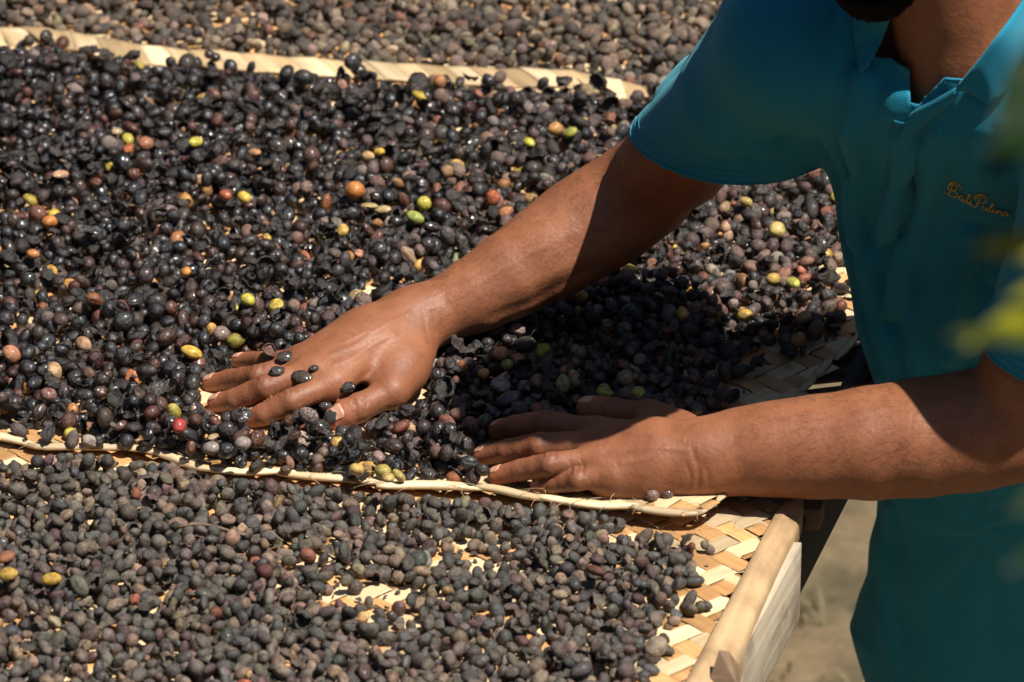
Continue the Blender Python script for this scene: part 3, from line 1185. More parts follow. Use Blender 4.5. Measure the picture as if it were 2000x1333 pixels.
def build_tables():
    tan = wood_mat('bamboo_tan', (.34, .215, .11), (.54, .39, .22), RD, 1.0, .65, .5, (.17, .095, .05))
    grey = wood_mat('weathered_board', (.27, .22, .155), (.48, .42, .32), RD, 1.3, .9, .8, (.12, .085, .055))
    dark = wood_mat('dark_board', (.022, .019, .018), (.045, .038, .034), RD, 1.2, .8, .5)
    brown = wood_mat('brown_wood', (.12, .07, .04), (.22, .14, .08), RN, 1.5, .7, .4)
    slat_m = wood_mat('old_bamboo_shaded', (.085, .065, .048), (.17, .135, .10), (1, .28, 0), 1.2, .65, .4, (.04, .03, .02))  # bamboo colour lowered to stand in for shade over the slats
    ta = empty('drying_table', A(1100, 1300, 0) * [1, 1, 0] + Z * GROUND)
    tag(ta, 'raised wooden drying table with a pale split-bamboo rail under the nearest mat', 'table')
    tb = empty('drying_table', A(1400, 500, 0) * [1, 1, 0] + Z * GROUND)
    tag(tb, 'raised table of bamboo slats coloured dark for shade under the middle mat beside the man', 'table')

    def child(o, t):
        o.parent = t
        o.matrix_parent_inverse = Matrix.Translation(-t.location)
        return o
    # the rail: a thick half round of pale bamboo
    prof = [(-.0150, -.030), (-.0150, .0040), (-.0128, .0078), (-.0060, .0088), (-.0030, .0084), (.0120, -.0030), (.0146, -.0080), (.0150, -.0140), (.0145, -.030)]
    L0, L1 = -.25, float(np.linalg.norm(A(1556, 966, 0) - PR0))
    ts = np.linspace(L0, L1, 44)
    path = [PR0 + RD * t + RN * (.0105 - .0020 * max(0, t) / L1 + .0008 * math.sin(t * 19)) + Z * (.0015 * math.sin(t * 11)) for t in ts]
    sc = [(.80 - .20 * max(0, t) / L1 + .02 * math.sin(t * 23)) * (1 - .7 * max(0, (t - L1 + .035) / .035) ** 1.5) for t in ts]
    o = beam(path, prof[::-1], 'rail', tan, None, (1, .8), sc=sc); smooth_edges(o, 55); child(o, ta)
    # grey board nailed under it, standing a little further out
    top_end = A(1561, 1058, -.010)
    b0 = PR0 + RN * (float((top_end - PR0) @ RN) - .012)
    Lb = float((top_end - PR0) @ RD)
    pth = [b0 + RD * t + RN * (.003 * math.sin(t * 3)) for t in np.linspace(L0, Lb, 14)]
    o = beam(pth, [(-.012, -.012), (-.012, -.074), (.012, -.076), (.012, -.010)], 'apron_board', grey, None); smooth_edges(o); child(o, ta)
    # dark boards, crossbar, legs of both tables
    pth = [PR0 + RN * .004 + RD * t for t in np.linspace(Lb + .004, Lb + .62, 12)]
    o = beam(pth, [(-.010, -.016), (-.010, -.078), (.010, -.078), (.010, -.016)], 'apron_board', dark, None); smooth_edges(o); child(o, tb)
    c0, c1 = A(1440, 990, -.019), A(1606, 1006, -.019)
    o = beam([c0, c0 * .5 + c1 * .5, c1], [(-.013, -.009), (-.011, .009), (.011, .010), (.013, -.009)][::-1], 'crossbar', brown, None, (1, .9)); smooth_edges(o); child(o, ta)
    # wedge-shaped peg through the rail
    pg = A(1412, 1298, .010)
    V = [pg + RN * -.008 - RD * .012 - Z * .012, pg + RN * .014 - RD * .010 - Z * .012, pg + RN * .012 + RD * .012 - Z * .010, pg + RN * -.004 + RD * .010 - Z * .010,
         pg + RN * -.003 + Z * .011, pg + RN * .003 + RD * .004 + Z * .009]
    o = mesh_np('peg', V, [(0, 3, 2, 1), (0, 1, 4), (1, 5, 4), (1, 2, 5), (2, 3, 4, 5), (3, 0, 4)], brown, None, False); child(o, ta)
    # dark round pole along the edge of the far table, slats butting under it
    e0, e1 = A(1638, 815, -.004), A(1800, 430, -.004)
    V, F = tube([e0 + (e1 - e0) * t for t in np.linspace(-.14, 1, 14)], [.0085 + .0006 * math.sin(k * 2.1) for k in range(14)], 10)
    o = mesh_np('edge_pole', V, F, dark); child(o, tb)
    # slats: split bamboo with nodes
    sd = unit(A(1700, 722, -.014) - A(1560, 736, -.014)); sn = np.array([-sd[1], sd[0], 0])
    base = A(1640, 762, -.014)
    pitch = float((A(1640, 734, -.014) - A(1640, 762, -.014)) @ sn)
    for k in range(-7, 24):
        c = base + sn * pitch * k + sd * RNG.uniform(-.008, .008)
        # ends just under the pole
        pe = e0 + (e1 - e0) * 0
        tt = ((pe - c)[0] * (e1 - e0)[1] - (pe - c)[1] * (e1 - e0)[0]) / (sd[0] * (e1 - e0)[1] - sd[1] * (e1 - e0)[0])
        tl = -.42
        r0 = RNG.uniform(.0072, .0092)
        ts = np.linspace(tl, tt + RNG.uniform(-.002, .010), 16)
        pts = [c + sd * t + Z * (.0015 * math.sin(t * 9 + k) - .004 * (k % 3 == 0)) + sn * .002 * math.sin(t * 6 + k * 2) for t in ts]
        rr = [r0 * (1.12 if (i + k) % 6 == 0 else 1) for i in range(16)]
        V, F = tube(pts, rr, 8, flat=.75)
        o = mesh_np('bamboo_slat', V, F, slat_m); child(o, tb)
    # what carries it all underneath
    for t_, sgn, tab, m in ((-.15, 0, ta, grey), (Lb - .05, 0, ta, grey), (Lb + .03, 0, tb, dark), (Lb + .58, 0, tb, dark)):
        for back in (.16, .80):
            p = PR0 + RD * t_ - RN * back
            V, F = [], []
            prof = [(-.02, -.02), (.02, -.02), (.02, .02), (-.02, .02)]
            for zz in (-.080, GROUND - .01):
                V += [np.array([p[0] + a, p[1] + b, zz]) for a, b in prof]
            F = [(0, 1, 2, 3), (7, 6, 5, 4)] + [(i, i + 4, (i + 1) % 4 + 4, (i + 1) % 4) for i in range(4)]
            o = mesh_np('leg', V, F, m, None, False); child(o, tab)
    for k in range(7):
        t_ = -.2 + k * .12
        a = PR0 + RD * t_ - RN * .90 - Z * .03; b = PR0 + RD * t_ + RN * .0 - Z * .03
        V, F = tube([a * (1 - s_) + b * s_ for s_ in np.linspace(0, 1, 6)], .011, 8)
        o = mesh_np('bamboo_slat', V, F, slat_m); child(o, ta)
    for t_, tab in ((.1, ta), (Lb - .02, ta), (Lb + .25, tb), (Lb + .55, tb)):
        a = PR0 + RD * t_ - RN * .9 - Z * .058; b = PR0 + RD * t_ + RN * .008 - Z * .058
        V, F = tube([a, b], .018, 8)
        o = mesh_np('crossbar', V, F, brown); child(o, tab)
    return ta, tb


# ------------------------------------------------------------------ mats woven from palm strips
LIFT_C = A(1392, 990, .018)


def z_mid(x, y):
    d2 = (x - LIFT_C[0]) ** 2 + (y - LIFT_C[1]) ** 2
    d3 = (x - A(1150, 985, .012)[0]) ** 2 / .16 ** 2 + (y - A(1150, 985, .012)[1]) ** 2 / .03 ** 2
    return .0065 + .0085 * np.exp(-d2 / .075 ** 2) + .0035 * np.exp(-d3) + .0008 * np.sin(x * 31) * np.sin(y * 27 + 1)


def z_near(x, y):
    return -.0010 + .0010 * np.sin(x * 19 + 2) * np.sin(y * 23)


def z_far(x, y):
    return 0.0 + .0012 * np.sin(x * 17) * np.sin(y * 21)


FRONT_HEM = [(-480, 815), (-260, 832), (-120, 843), (0, 855), (70, 871), (140, 874), (210, 877), (280, 881), (332, 893), (385, 912), (455, 920), (560, 929), (700, 945), (752, 951), (875, 956),
             (955, 961), (1032, 970), (1095, 977), (1165, 987), (1235, 992), (1322, 1004), (1368, 1003), (1394, 991)]
MID_SIDE = [(1400, 982), (1462, 900), (1522, 815), (1584, 756), (1634, 703), (1698, 630), (1740, 540), (1790, 420), (1800, 300)]
BACK_HEM = [(1790, 235), (1600, 205), (1400, 186), (1255, 177), (1120, 151), (940, 143), (805, 136), (600, 125), (450, 113), (300, 101), (100, 68), (0, 63), (-160, 40), (-300, 30), (-470, 22)]


def unproj(pts, zf, it=4):
    out = []
    for p in pts:
        q = A(p[0], p[1], .008)
        for _ in range(it): q = A(p[0], p[1], float(zf(q[0], q[1])))
        out.append(q)
    return out


P_FRONT, P_SIDE, P_BACK = unproj(FRONT_HEM, z_mid), unproj(MID_SIDE, z_mid), unproj(BACK_HEM, z_mid)
POLY_MID = np.array(P_FRONT + P_SIDE + P_BACK)[:, :2]
POLY_NEAR = np.array(unproj([(-520, 790), (600, 860), (1200, 900), (1480, 978), (1515, 990), (1518, 1003), (1335, 1350), (1290, 1440), (-520, 1440)], z_near))[:, :2]
POLY_FAR = np.array(unproj([(-470, 70), (1500, 230), (1700, 260), (1720, 60), (1690, -240), (-560, -240)], z_far))[:, :2]


def inside(P, x, y):
    x = np.asarray(x, float); y = np.asarray(y, float)
    c = np.zeros(x.shape, bool)
    j = len(P) - 1
    for i in range(len(P)):
        xi, yi = P[i]; xj, yj = P[j]
        cond = ((yi > y) != (yj > y)) & (x < (xj - xi) * (y - yi) / (yj - yi + 1e-15) + xi)
        c ^= cond
        j = i
    return c


def straw_mat(name, c1, c2, dark, seed):
    s = N(name)
    at_ = s.attr('along', 'GEOMETRY')           # (distance along, across, tone)
    mp = s.n('Mapping'); mp.inputs['Scale'].default_value = (9, 420, 30)
    s.l(at_.outputs['Vector'], mp.inputs[0])
    n1 = s.noise(mp.outputs[0], 1, 4, .6)
    mp2 = s.n('Mapping'); mp2.inputs['Scale'].default_value = (14, 60, 40)
    s.l(at_.outputs['Vector'], mp2.inputs[0])
    n2 = s.noise(mp2.outputs[0], 1, 3)
    c = s.ramp(n1, [(.25, c1), (.75, c2)])
    sp = s.n('SeparateXYZ'); s.l(at_.outputs['Vector'], sp.inputs[0])
    c = s.mix(s.ramp(n2, [(.42, (0, 0, 0)), (.8, (.75, .75, .75))]), c, dark)
    v = s.n('HueSaturation'); s.l(c, v.inputs['Color'])
    s.l(s.math('ADD', s.math('MULTIPLY', sp.outputs[2], .55), .62), v.inputs['Value'])
    s.l(v.outputs[0], s.b.inputs['Base Color'])
    s.b.inputs['Roughness'].default_value = .5
    s.b.inputs['Specular IOR Level'].default_value = .35
    s.l(s.bump(n1, .35, .0008), s.b.inputs['Normal'])
    return s.m


def set_along(o, arr):
    a = o.data.attributes.new('along', 'FLOAT_VECTOR', 'POINT')
    a.data.foreach_set('vector', np.asarray(arr, np.float32).ravel())


def weave(parent, P, zf, rot, mats, pitch=.0162, detail=lambda x, y: np.ones(len(x), bool)):
    """two families of strips at right angles in a two-over two-under twill, each strip one object"""
    U = np.array([math.cos(rot), math.sin(rot)]); Vv = np.array([-U[1], U[0]])
    org = P.mean(0)
    q = P - org
    um, uM = (q @ U).min(), (q @ U).max(); vm, vM = (q @ Vv).min(), (q @ Vv).max()
    count = 0
    for fam, (a, b, lo, hi, alo, ahi) in enumerate(((U, Vv, vm, vM, um, uM), (Vv, U, um, uM, vm, vM))):
        for k in range(int(math.floor(lo / pitch)), int(math.ceil(hi / pitch)) + 1):
            ts = np.arange(alo, ahi, .002)
            pp = org + ts[:, None] * a + (k * pitch) * b
            ok = inside(P, pp[:, 0], pp[:, 1])
            idx = np.nonzero(ok)[0]
            if len(idx) < 6: continue
            # runs
            runs = np.split(idx, np.nonzero(np.diff(idx) > 1)[0] + 1)
            for run in runs:
                if len(run) < 6: continue
                t0, t1 = ts[run[0]], ts[run[-1]]
                st = []
                for m in range(int(math.floor(t0 / pitch)), int(math.ceil(t1 / pitch)) + 1):
                    st += [(m - .33) * pitch, (m + .33) * pitch]
                st = np.array([t0] + [x for x in st if t0 < x < t1] + [t1])
                m = np.round(st / pitch).astype(int)
                ph = (m - k) % 4 if fam == 0 else (k - m) % 4
                over = (ph < 2) if fam == 0 else (ph >= 2)
                jit = RNG.uniform(-.0008, .0008)
                w_ = pitch * RNG.uniform(.470, .502)
                tone = RNG.uniform(0, 1)
                hgt = np.where(over, .0009, -.0009) + RNG.normal(0, .00022, len(st)) + (k % 2) * .00012
                cen = org + st[:, None] * a + (k * pitch + jit + .0006 * np.sin(st * 9 + k))[:, None] * b
                wl = w_ * (1 + .03 * np.sin(st * 40 + k))
                rows = []
                al = []
                for off, dz in ((-1, RNG.normal(0, .00015)), (0, .00012), (1, RNG.normal(0, .00015)), (0, -.0004)):
                    xy = cen + (off * wl)[:, None] * b
                    zz = zf(xy[:, 0], xy[:, 1]) + hgt + dz
                    rows.append(np.column_stack([xy, zz]))
                    al.append(np.column_stack([st + k * 3.7, np.full(len(st), off * w_), np.full(len(st), tone)]))
                V = np.stack(rows, 1).reshape(-1, 3); AL = np.stack(al, 1).reshape(-1, 3)
                n = len(st)
                i, j = np.meshgrid(np.arange(n - 1), np.arange(4), indexing='ij')
                A0 = (i * 4 + j).ravel(); B0 = (i * 4 + (j + 1) % 4).ravel()
                F = np.stack([A0, B0, B0 + 4, A0 + 4], -1)
                if fam == 0: F = F[:, ::-1]
                o = mesh_np('woven_strip', V, F, mats[fam], parent, False)
                set_along(o, AL)
                count += 1
    return count


def build_mats():
    tanA = straw_mat('straw_tan', (.44, .225, .085), (.60, .35, .155), (.30, .15, .06), 1)
    crm = straw_mat('straw_cream', (.56, .42, .245), (.71, .57, .37), (.52, .33, .16), 2)
    hemM = straw_mat('straw_hem', (.62, .46, .27), (.78, .64, .43), (.40, .25, .12), 3)
    hemB = straw_mat('straw_fold', (.42, .29, .15), (.60, .45, .27), (.30, .18, .08), 4)
    m1 = empty('woven_mat', (0, 0, 0)); tag(m1, 'woven palm mat nearest the camera, its herringbone bare beside the bamboo rail', 'mat', 'woven drying mats')
    m2 = empty('woven_mat', (0, 0, 0)); tag(m2, 'woven palm mat under both hands with rolled front hem and lifted corner', 'mat', 'woven drying mats')
    m3 = empty('woven_mat', (0, 0, 0)); tag(m3, 'farthest woven palm mat, hidden under brown cherries behind the pale folded hem', 'mat', 'woven drying mats')
    ang = math.atan2(RD[1], RD[0])
    n = [weave(m1, POLY_NEAR, z_near, ang - R(123), (tanA, crm)),
         weave(m2, POLY_MID, z_mid, ang - R(119), (tanA, crm), .0170),
         weave(m3, POLY_FAR, z_far, ang - R(121), (tanA, crm), .0200)]
    print('STRIPS', n)
    # rolled front hem: overlapping lengths of twisted strip
    line = catmull([p + Z * .0015 for p in P_FRONT], 8)
    seg = np.linalg.norm(np.diff(line, axis=0), axis=1); cum = np.concatenate([[0], np.cumsum(seg)])
    s0 = 0.0; k = 0
    while s0 < cum[-1] - .01:
        ln = RNG.uniform(.055, .095)
        ss = np.linspace(s0 - .008, min(s0 + ln, cum[-1]), 12)
        pts = np.column_stack([np.interp(ss, cum, line[:, a]) for a in range(3)])
        u = np.linspace(0, 1, 12)
        rr = .0046 * (np.sin(np.pi * np.clip(u * 1.0 + .08, 0, 1)) ** .35) * RNG.uniform(.85, 1.1)
        pts[:, 2] += .0012 * np.sin(u * 2.6 + k) + .0022 * (u - .5) * (1 if k % 2 else -1)
        pts[:, 1] += .0016 * np.sin(u * 5 + k * 1.7) + .0018 * (u - .5)
        V, F = tube(pts, np.maximum(rr, .0008), 9, flat=.62)
        o = mesh_np('hem_strip', V, F, hemM, m2)
        set_along(o, np.column_stack([np.repeat(ss, 9) + k, np.tile(np.linspace(-.008, .008, 9), 12), np.full(108, RNG.uniform(0, 1))]))
        s0 += ln * .86; k += 1
    # side edge: cut strip ends bound by a narrow strip
    for li, rad in ((catmull([p + Z * .0008 for p in P_SIDE], 8), .0022),):
        seg = np.linalg.norm(np.diff(li, axis=0), axis=1); cum = np.concatenate([[0], np.cumsum(seg)])
        s0 = 0; k = 0
        while s0 < cum[-1] - .01:
            ln = RNG.uniform(.03, .05)
            ss = np.linspace(s0, min(s0 + ln, cum[-1]), 5)
            pts = np.column_stack([np.interp(ss, cum, li[:, a]) for a in range(3)])
            pts[:, 0] += RNG.uniform(-.004, .001); pts[:, 2] += np.linspace(.0005, .002, 5)
            V, F = tube(pts, np.array([.4, .9, 1, .9, .3]) * .0042, 6, flat=.28)
            o = mesh_np('edge_strip', V, F, hemM, m2)
            set_along(o, np.column_stack([np.repeat(ss, 6) + k, np.tile(np.linspace(-.004, .004, 6), 5), np.full(30, RNG.uniform(0, .6))]))
            s0 += ln * .9; k += 1
    # folded back hem: a row of slanting folds, standing slightly up
    li = catmull([p + Z * .001 for p in P_BACK], 8)
    seg = np.linalg.norm(np.diff(li, axis=0), axis=1); cum = np.concatenate([[0], np.cumsum(seg)])
    s0 = .004; k = 0
    step = .0235
    while s0 < cum[-1] - .03:
        p0 = np.array([np.interp(s0, cum, li[:, a]) for a in range(3)]); p1 = np.array([np.interp(s0 + .01, cum, li[:, a]) for a in range(3)])
        t = unit((p1 - p0) * [1, 1, 0]); nn = np.array([-t[1], t[0], 0])
        if nn[1] > 0: nn = -nn                       # into the mat, towards the camera
        rows = []
        al = []
        hj = RNG.uniform(-.0006, .0006); tone = RNG.uniform(0, 1)
        for i, u in enumerate(np.linspace(0, 1, 7)):
            row = []
            for j, v_ in enumerate(np.linspace(0, 1, 4)):
                hgt = .0018 * math.sin(math.pi * (.12 + .88 * u) ** .8) + .0014 + (1 - u) * .0012
                wv = .0016 * (v_ if k % 2 else 1 - v_) + hj
                p = p0 + t * ((v_ - .5) * step * 1.16 - u * .026) + nn * (u * .035) + Z * (hgt + wv)
                row.append(p); al.append((u * .05 + k, v_ * .016, tone))
            rows.append(row)
        V, F = ribbon(rows, .0012)
        o = mesh_np('hem_fold', V, F, hemB if k % 3 else hemM, m2)
        set_along(o, np.array(al + al))
        s0 += step; k += 1
    # loose fibres at the front hem
    parts = []
    for _ in range(70):
        u = RNG.uniform(0, 1) ** .7
        i = int(u * (len(line) - 2)); p = line[i] + Z * .002
        d = unit(np.array([RNG.normal(0, 1), RNG.normal(-.3, .6), RNG.uniform(.0, .8)]))
        l = RNG.uniform(.008, .028)
        pts = [p + d * l * t + np.array([.3 * l * math.sin(t * 3 + i), 0, -l * .5 * t * t]) for t in np.linspace(0, 1, 6)]
        parts.append(tube(pts, .00018, 3))
    V, F = join(parts)
    fm = simple_mat('straw_fibre', (.62, .48, .28), .6)
    o = mesh_np('loose_fibres', V, F, fm, m2); o['kind'] = 'stuff'
    parts = []
    for _ in range(40):
        p = LIFT_C + np.array([RNG.uniform(-.16, .08), RNG.uniform(-.20, .0), 0]); p[2] = .003
        if not inside(POLY_NEAR, p[0], p[1]): continue
        a = RNG.uniform(0, 3.14); l = RNG.uniform(.005, .016)
        pts = [p + np.array([math.cos(a), math.sin(a), 0]) * l * t + Z * .001 * math.sin(t * 3) for t in np.linspace(0, 1, 5)]
        parts.append(tube(pts, .00018, 3))
    V, F = join(parts)
    o = mesh_np('loose_fibres', V, F, fm, m1); o['kind'] = 'stuff'
    return m1, m2, m3


# ------------------------------------------------------------------ coffee cherries
def cherry_material():
    s = N('cherry_skin')
    tint = s.attr('tint', 'INSTANCER'); fin = s.attr('finish', 'INSTANCER')      # finish: roughness, dust, second colour
    oi = s.n('ObjectInfo')
    co = s.n('TexCoord')
    mp = s.n('Mapping')
    s.l(co.outputs['Object'], mp.inputs[0])
    cb = s.n('CombineXYZ')
    for i, k in enumerate((37.0, 91.0, 53.0)):
        s.l(s.math('MULTIPLY', oi.outputs['Random'], k), cb.inputs[i])
    s.l(cb.outputs[0], mp.inputs['Location'])
    n1 = s.noise(mp.outputs[0], 1.3, 4, .6)
    n2 = s.noise(mp.outputs[0], 4.5, 4, .65)
    sp = s.n('SeparateXYZ'); s.l(fin.outputs['Vector'], sp.inputs[0])
    dk = s.mix(1.0, tint.outputs['Color'], (.42, .36, .34), 'MULTIPLY')
    c = s.mix(s.math('MULTIPLY', s.ramp(n1, [(.40, (0, 0, 0)), (.62, (1, 1, 1))]), sp.outputs[2]), tint.outputs['Color'], dk)
    # pale bloom and dried dust sit on the upper skin in patches of their own
    dust = s.math('MULTIPLY', s.ramp(n2, [(.45, (0, 0, 0)), (.68, (1, 1, 1))]), sp.outputs[1])
    c = s.mix(dust, c, (.34, .27, .23))
    s.l(c, s.b.inputs['Base Color'])
    s.l(s.math('ADD', sp.outputs[0], s.math('MULTIPLY', dust, .3)), s.b.inputs['Roughness'])
    s.b.inputs['Specular IOR Level'].default_value = .55
    cw = s.math('MULTIPLY', s.math('MAXIMUM', s.math('SUBTRACT', .44, sp.outputs[0]), 0.0), 2.6)
    s.l(cw, s.b.inputs['Coat Weight']); s.b.inputs['Coat Roughness'].default_value = .10
    b = s.bump(n2, .30, .10)
    b = s.bump(s.noise(mp.outputs[0], 12, 3, .6), .22, .04, b)
    vo = s.n('TexVoronoi'); vo.feature = 'DISTANCE_TO_EDGE'; vo.inputs['Scale'].default_value = 1.9
    wp = s.n('Mix', data_type='VECTOR'); wp.inputs[0].default_value = .25
    s.l(mp.outputs[0], wp.inputs[4]); nn = s.n('TexNoise'); nn.inputs['Scale'].default_value = 2.5; s.l(mp.outputs[0], nn.inputs['Vector']); s.l(nn.outputs[1], wp.inputs[5])
    s.l(wp.outputs[1], vo.inputs['Vector'])
    b = s.bump(s.math('MINIMUM', vo.outputs[0], .12), .14, .20, b)
    s.l(b, s.b.inputs['Normal'])
    return s.m


def ico(sub):
    bm = bmesh.new()
    bmesh.ops.create_icosphere(bm, subdivisions=sub, radius=1)
    V = np.array([v.co[:] for v in bm.verts]); F = [tuple(v.index for v in f.verts) for f in bm.faces]
    bm.free()
    return V, F


def nz(p, sc, seed):
    return np.array([noise.noise(Vector((float(a[0]) * sc + seed * 7.3, float(a[1]) * sc - seed * 3.1, float(a[2]) * sc + seed))) for a in p])


def make_prototypes(mat):
    """unit-sized cherries, beans, split husks and flakes"""
    V0, F0 = ico(3)
    V2, F2 = ico(2)
    protos = []

    def add(name, V, F, smooth=True):
        me = mesh_np(name, V, F, mat, None, smooth, link=False)
        protos.append(me)
    for k in range(8):                                   # plump, with the little crown at one end
        V = V0.copy(); r = 1 + .05 * nz(V, 1.1, k)
        V = V * r[:, None]
        cr = V[:, 0] > .93
        d = np.sqrt(V[:, 1] ** 2 + V[:, 2] ** 2)
        V[:, 0] += np.where(V[:, 0] > 0, -.10 * np.exp(-(d / .16) ** 2) + .07 * np.exp(-((d - .24) / .07) ** 2), 0)
        V[:, 0] += np.where(V[:, 0] < -.5, -.12 * np.exp(-(d / .15) ** 2), 0)
        V[:, 0] *= 1.0 + .05 * (k % 4); V[:, 2] *= .95
        add('cherry_round', V, F0)
    for k in range(8):                                   # half dried: puckered and dented
        V = V0.copy()
        n_ = nz(V, 1.5, k + 20); n2 = nz(V, 3.4, k + 40)
        r = 1 - .34 * np.abs(n_) - .24 * np.abs(n2) + .10 * nz(V, .8, k + 60)
        V = V * r[:, None]; V[:, 0] *= 1.12 + .06 * (k % 3); V[:, 2] *= .85
        add('cherry_wrinkled', V, F0)
    for k in range(6):                                   # oval, with the groove between the two beans
        V = V0.copy() * (1 + .05 * nz(V0, 1.6, k + 80))[:, None]
        V[:, 0] *= 1.28; V[:, 1] *= .92; V[:, 2] *= .80
        V[:, 2] -= np.where(V[:, 2] > 0, .17 * np.exp(-(V[:, 1] / .13) ** 2) * np.clip(1.2 - np.abs(V[:, 0]) * .7, 0, 1), 0)
        V[:, 2] -= .05 * nz(V, 3, k)
        add('cherry_oval', V, F0)
    for k in range(4):                                   # two grown together
        a = V2.copy() * (1 + .08 * nz(V2, 1.5, k))[:, None] * [.8, .75, .72] + [-.55, 0, 0]
        b = V2.copy() * (1 + .08 * nz(V2, 1.5, k + 3))[:, None] * [.72, .7, .7] + [.5, .1, .05]
        V, F = join([(a, F2), (b, F2)])
        add('cherry_pair', V, F)
    for k in range(6):                                   # open husk shells
        bm = bmesh.new(); bmesh.ops.create_icosphere(bm, subdivisions=3, radius=1)
        cut = .25 + .1 * k
        dl = [v for v in bm.verts if v.co.z > cut + .35 * noise.noise(v.co * 2 + Vector((k, 0, 0)))]
        bmesh.ops.delete(bm, geom=dl, context='VERTS')
        for v in bm.verts:
            v.co *= 1 + .28 * noise.noise(v.co * 1.7 + Vector((k * 5, 1, 0))) + .12 * noise.noise(v.co * 4 + Vector((0, k, 2)))
            v.co.x *= 1.2; v.co.z *= .8
        bmesh.ops.solidify(bm, geom=bm.faces[:], thickness=.09)
        me = bpy.data.meshes.new('cherry_husk'); bm.to_mesh(me); bm.free()
        me.materials.append(mat); me.polygons.foreach_set('use_smooth', np.ones(len(me.polygons), bool))
        protos.append(me)
    for k in range(6):                                   # torn, curled flakes of skin
        n = 9
        P = np.zeros((n, n, 3))
        for i in range(n):
            for j in range(n):
                u, v = i / (n - 1) * 2 - 1, j / (n - 1) * 2 - 1
                rr = 1 - .35 * abs(noise.noise(Vector((u * 1.5 + k, v * 1.5, 3))))
                x, y = u * math.sqrt(1 - v * v / 2) * rr * 1.2, v * math.sqrt(1 - u * u / 2) * rr * .8
                P[i, j] = (x, y, .55 * x * x * (1 if k % 2 else -.5) + .5 * y * y + .55 * noise.noise(Vector((x * 2.2, y * 2.2, k * 3.3))))
        V, F = ribbon(P, .07)
        add('cherry_flake', V, F)
    for k in range(3):                                   # parchment beans: flat on one side with a slit
        V = V0.copy(); V[:, 0] *= 1.25; V[:, 1] *= .85
        V[:, 2] = np.where(V[:, 2] > 0, V[:, 2] * .55, V[:, 2] * .25)
        V[:, 2] -= np.where(V[:, 2] > 0, .16 * np.exp(-(V[:, 1] / .09) ** 2), 0)
        add('parchment_bean', V, F0)
    return protos


ROUND, WRINK, OVAL, PAIR, HUSK, FLAKE, BEAN = range(0, 8), range(8, 16), range(16, 22), range(22, 26), range(26, 32), range(32, 38), range(38, 41)


HX, HY = np.array(FRONT_HEM, float)[:, 0], np.array(FRONT_HEM, float)[:, 1]
BX, BY = np.array(BACK_HEM[::-1], float)[:, 0], np.array(BACK_HEM[::-1], float)[:, 1]


class Pile:
    """drops cherries one by one on the mats and on each other; each settles in the lowest of a few near spots"""
    def __init__(s, clear):
        s.c = .0145
        s.grid = {}
        s.P = []; s.Rr = []; s.rows = []
        s.clear = clear

    def near(s, x, y):
        i, j = int(math.floor(x / s.c)), int(math.floor(y / s.c))
        out = []
        for a in (i - 1, i, i + 1):
            for b in (j - 1, j, j + 1):
                out += s.grid.get((a, b), ())
        return out

    def land(s, xs, ys, r, base, ids):
        z = base + r * .86
        if ids:
            Q = np.array([s.P[i] for i in ids]); q = np.array([s.Rr[i] for i in ids])
            d2 = (xs[:, None] - Q[:, 0]) ** 2 + (ys[:, None] - Q[:, 1]) ** 2
            h = ((r + q) * .90) ** 2 - d2
            zz = np.where(h > 0, Q[:, 2] + np.sqrt(np.maximum(h, 0)) * .92, -1)
            z = np.maximum(z, zz.max(1))
        return z

    def add(s, p, r, row):
        s.P.append(p); s.Rr.append(r); s.rows.append(row)
        s.grid.setdefault((int(math.floor(p[0] / s.c)), int(math.floor(p[1] / s.c))), []).append(len(s.P) - 1)

    def ok_body(s, x, y, z, r, kind=2):
        if z + r * .75 > s.clear(x, y): return False
        sx, sy, dp = to_px(np.array([x, y, z]))
        rp = F_PX * r / dp
        if s.mask(sx, sy - rp * .35, dp): return False
        if kind == 1 and sy - rp < np.interp(sx, HX, HY) + 9: return False
        if kind == 2 and sx < 1400 and sy + rp * .4 > np.interp(sx, HX, HY) - 2: return False
        if kind == 2 and sy - rp < np.interp(sx, BX, BY) + 21 and RNG.uniform() < .955: return False
        if kind == 3 and sy + rp * .7 > np.interp(sx, BX, BY): return False
        return True

    def drop(s, x, y, r, zf, row, cand=9, spread=.0085, zmax=.05):
        xs = x + RNG.normal(0, spread, cand); ys = y + RNG.normal(0, spread, cand)
        xs[0], ys[0] = x, y
        base = zf(xs, ys)
        z = s.land(xs, ys, r, base, s.near(x, y))
        for k in np.argsort(z):
            if z[k] - base[k] > zmax: return False
            if s.ok_body(xs[k], ys[k], z[k], r, row['kind']):
                s.add((xs[k], ys[k], z[k]), r, row); return True
        return False

    def place(s, px, py, r, zf, row, depth=0.0):
        """one that the photograph shows: dropped exactly on its sight line"""
        z = .02
        for _ in range(5):
            p = A(px, py, z)
            b = float(zf(np.array([p[0]]), np.array([p[1]]))[0])
            z = float(s.land(np.array([p[0]]), np.array([p[1]]), r, np.array([b]), s.near(p[0], p[1]))[0])
        z = min(z, b + .034) - depth
        p = A(px, py, z)
        s.add((p[0], p[1], z), r, row)
        return p


F_PX = LENS / 36.0 * W_


def to_px(p):
    rel = np.asarray(p, float) - np.array(EYE)
    dp = rel @ np.array(FWD)
    return W_ / 2 + F_PX * (rel @ np.array(RIGHT)) / dp, H_ / 2 - F_PX * (rel @ np.array(UP)) / dp, dp


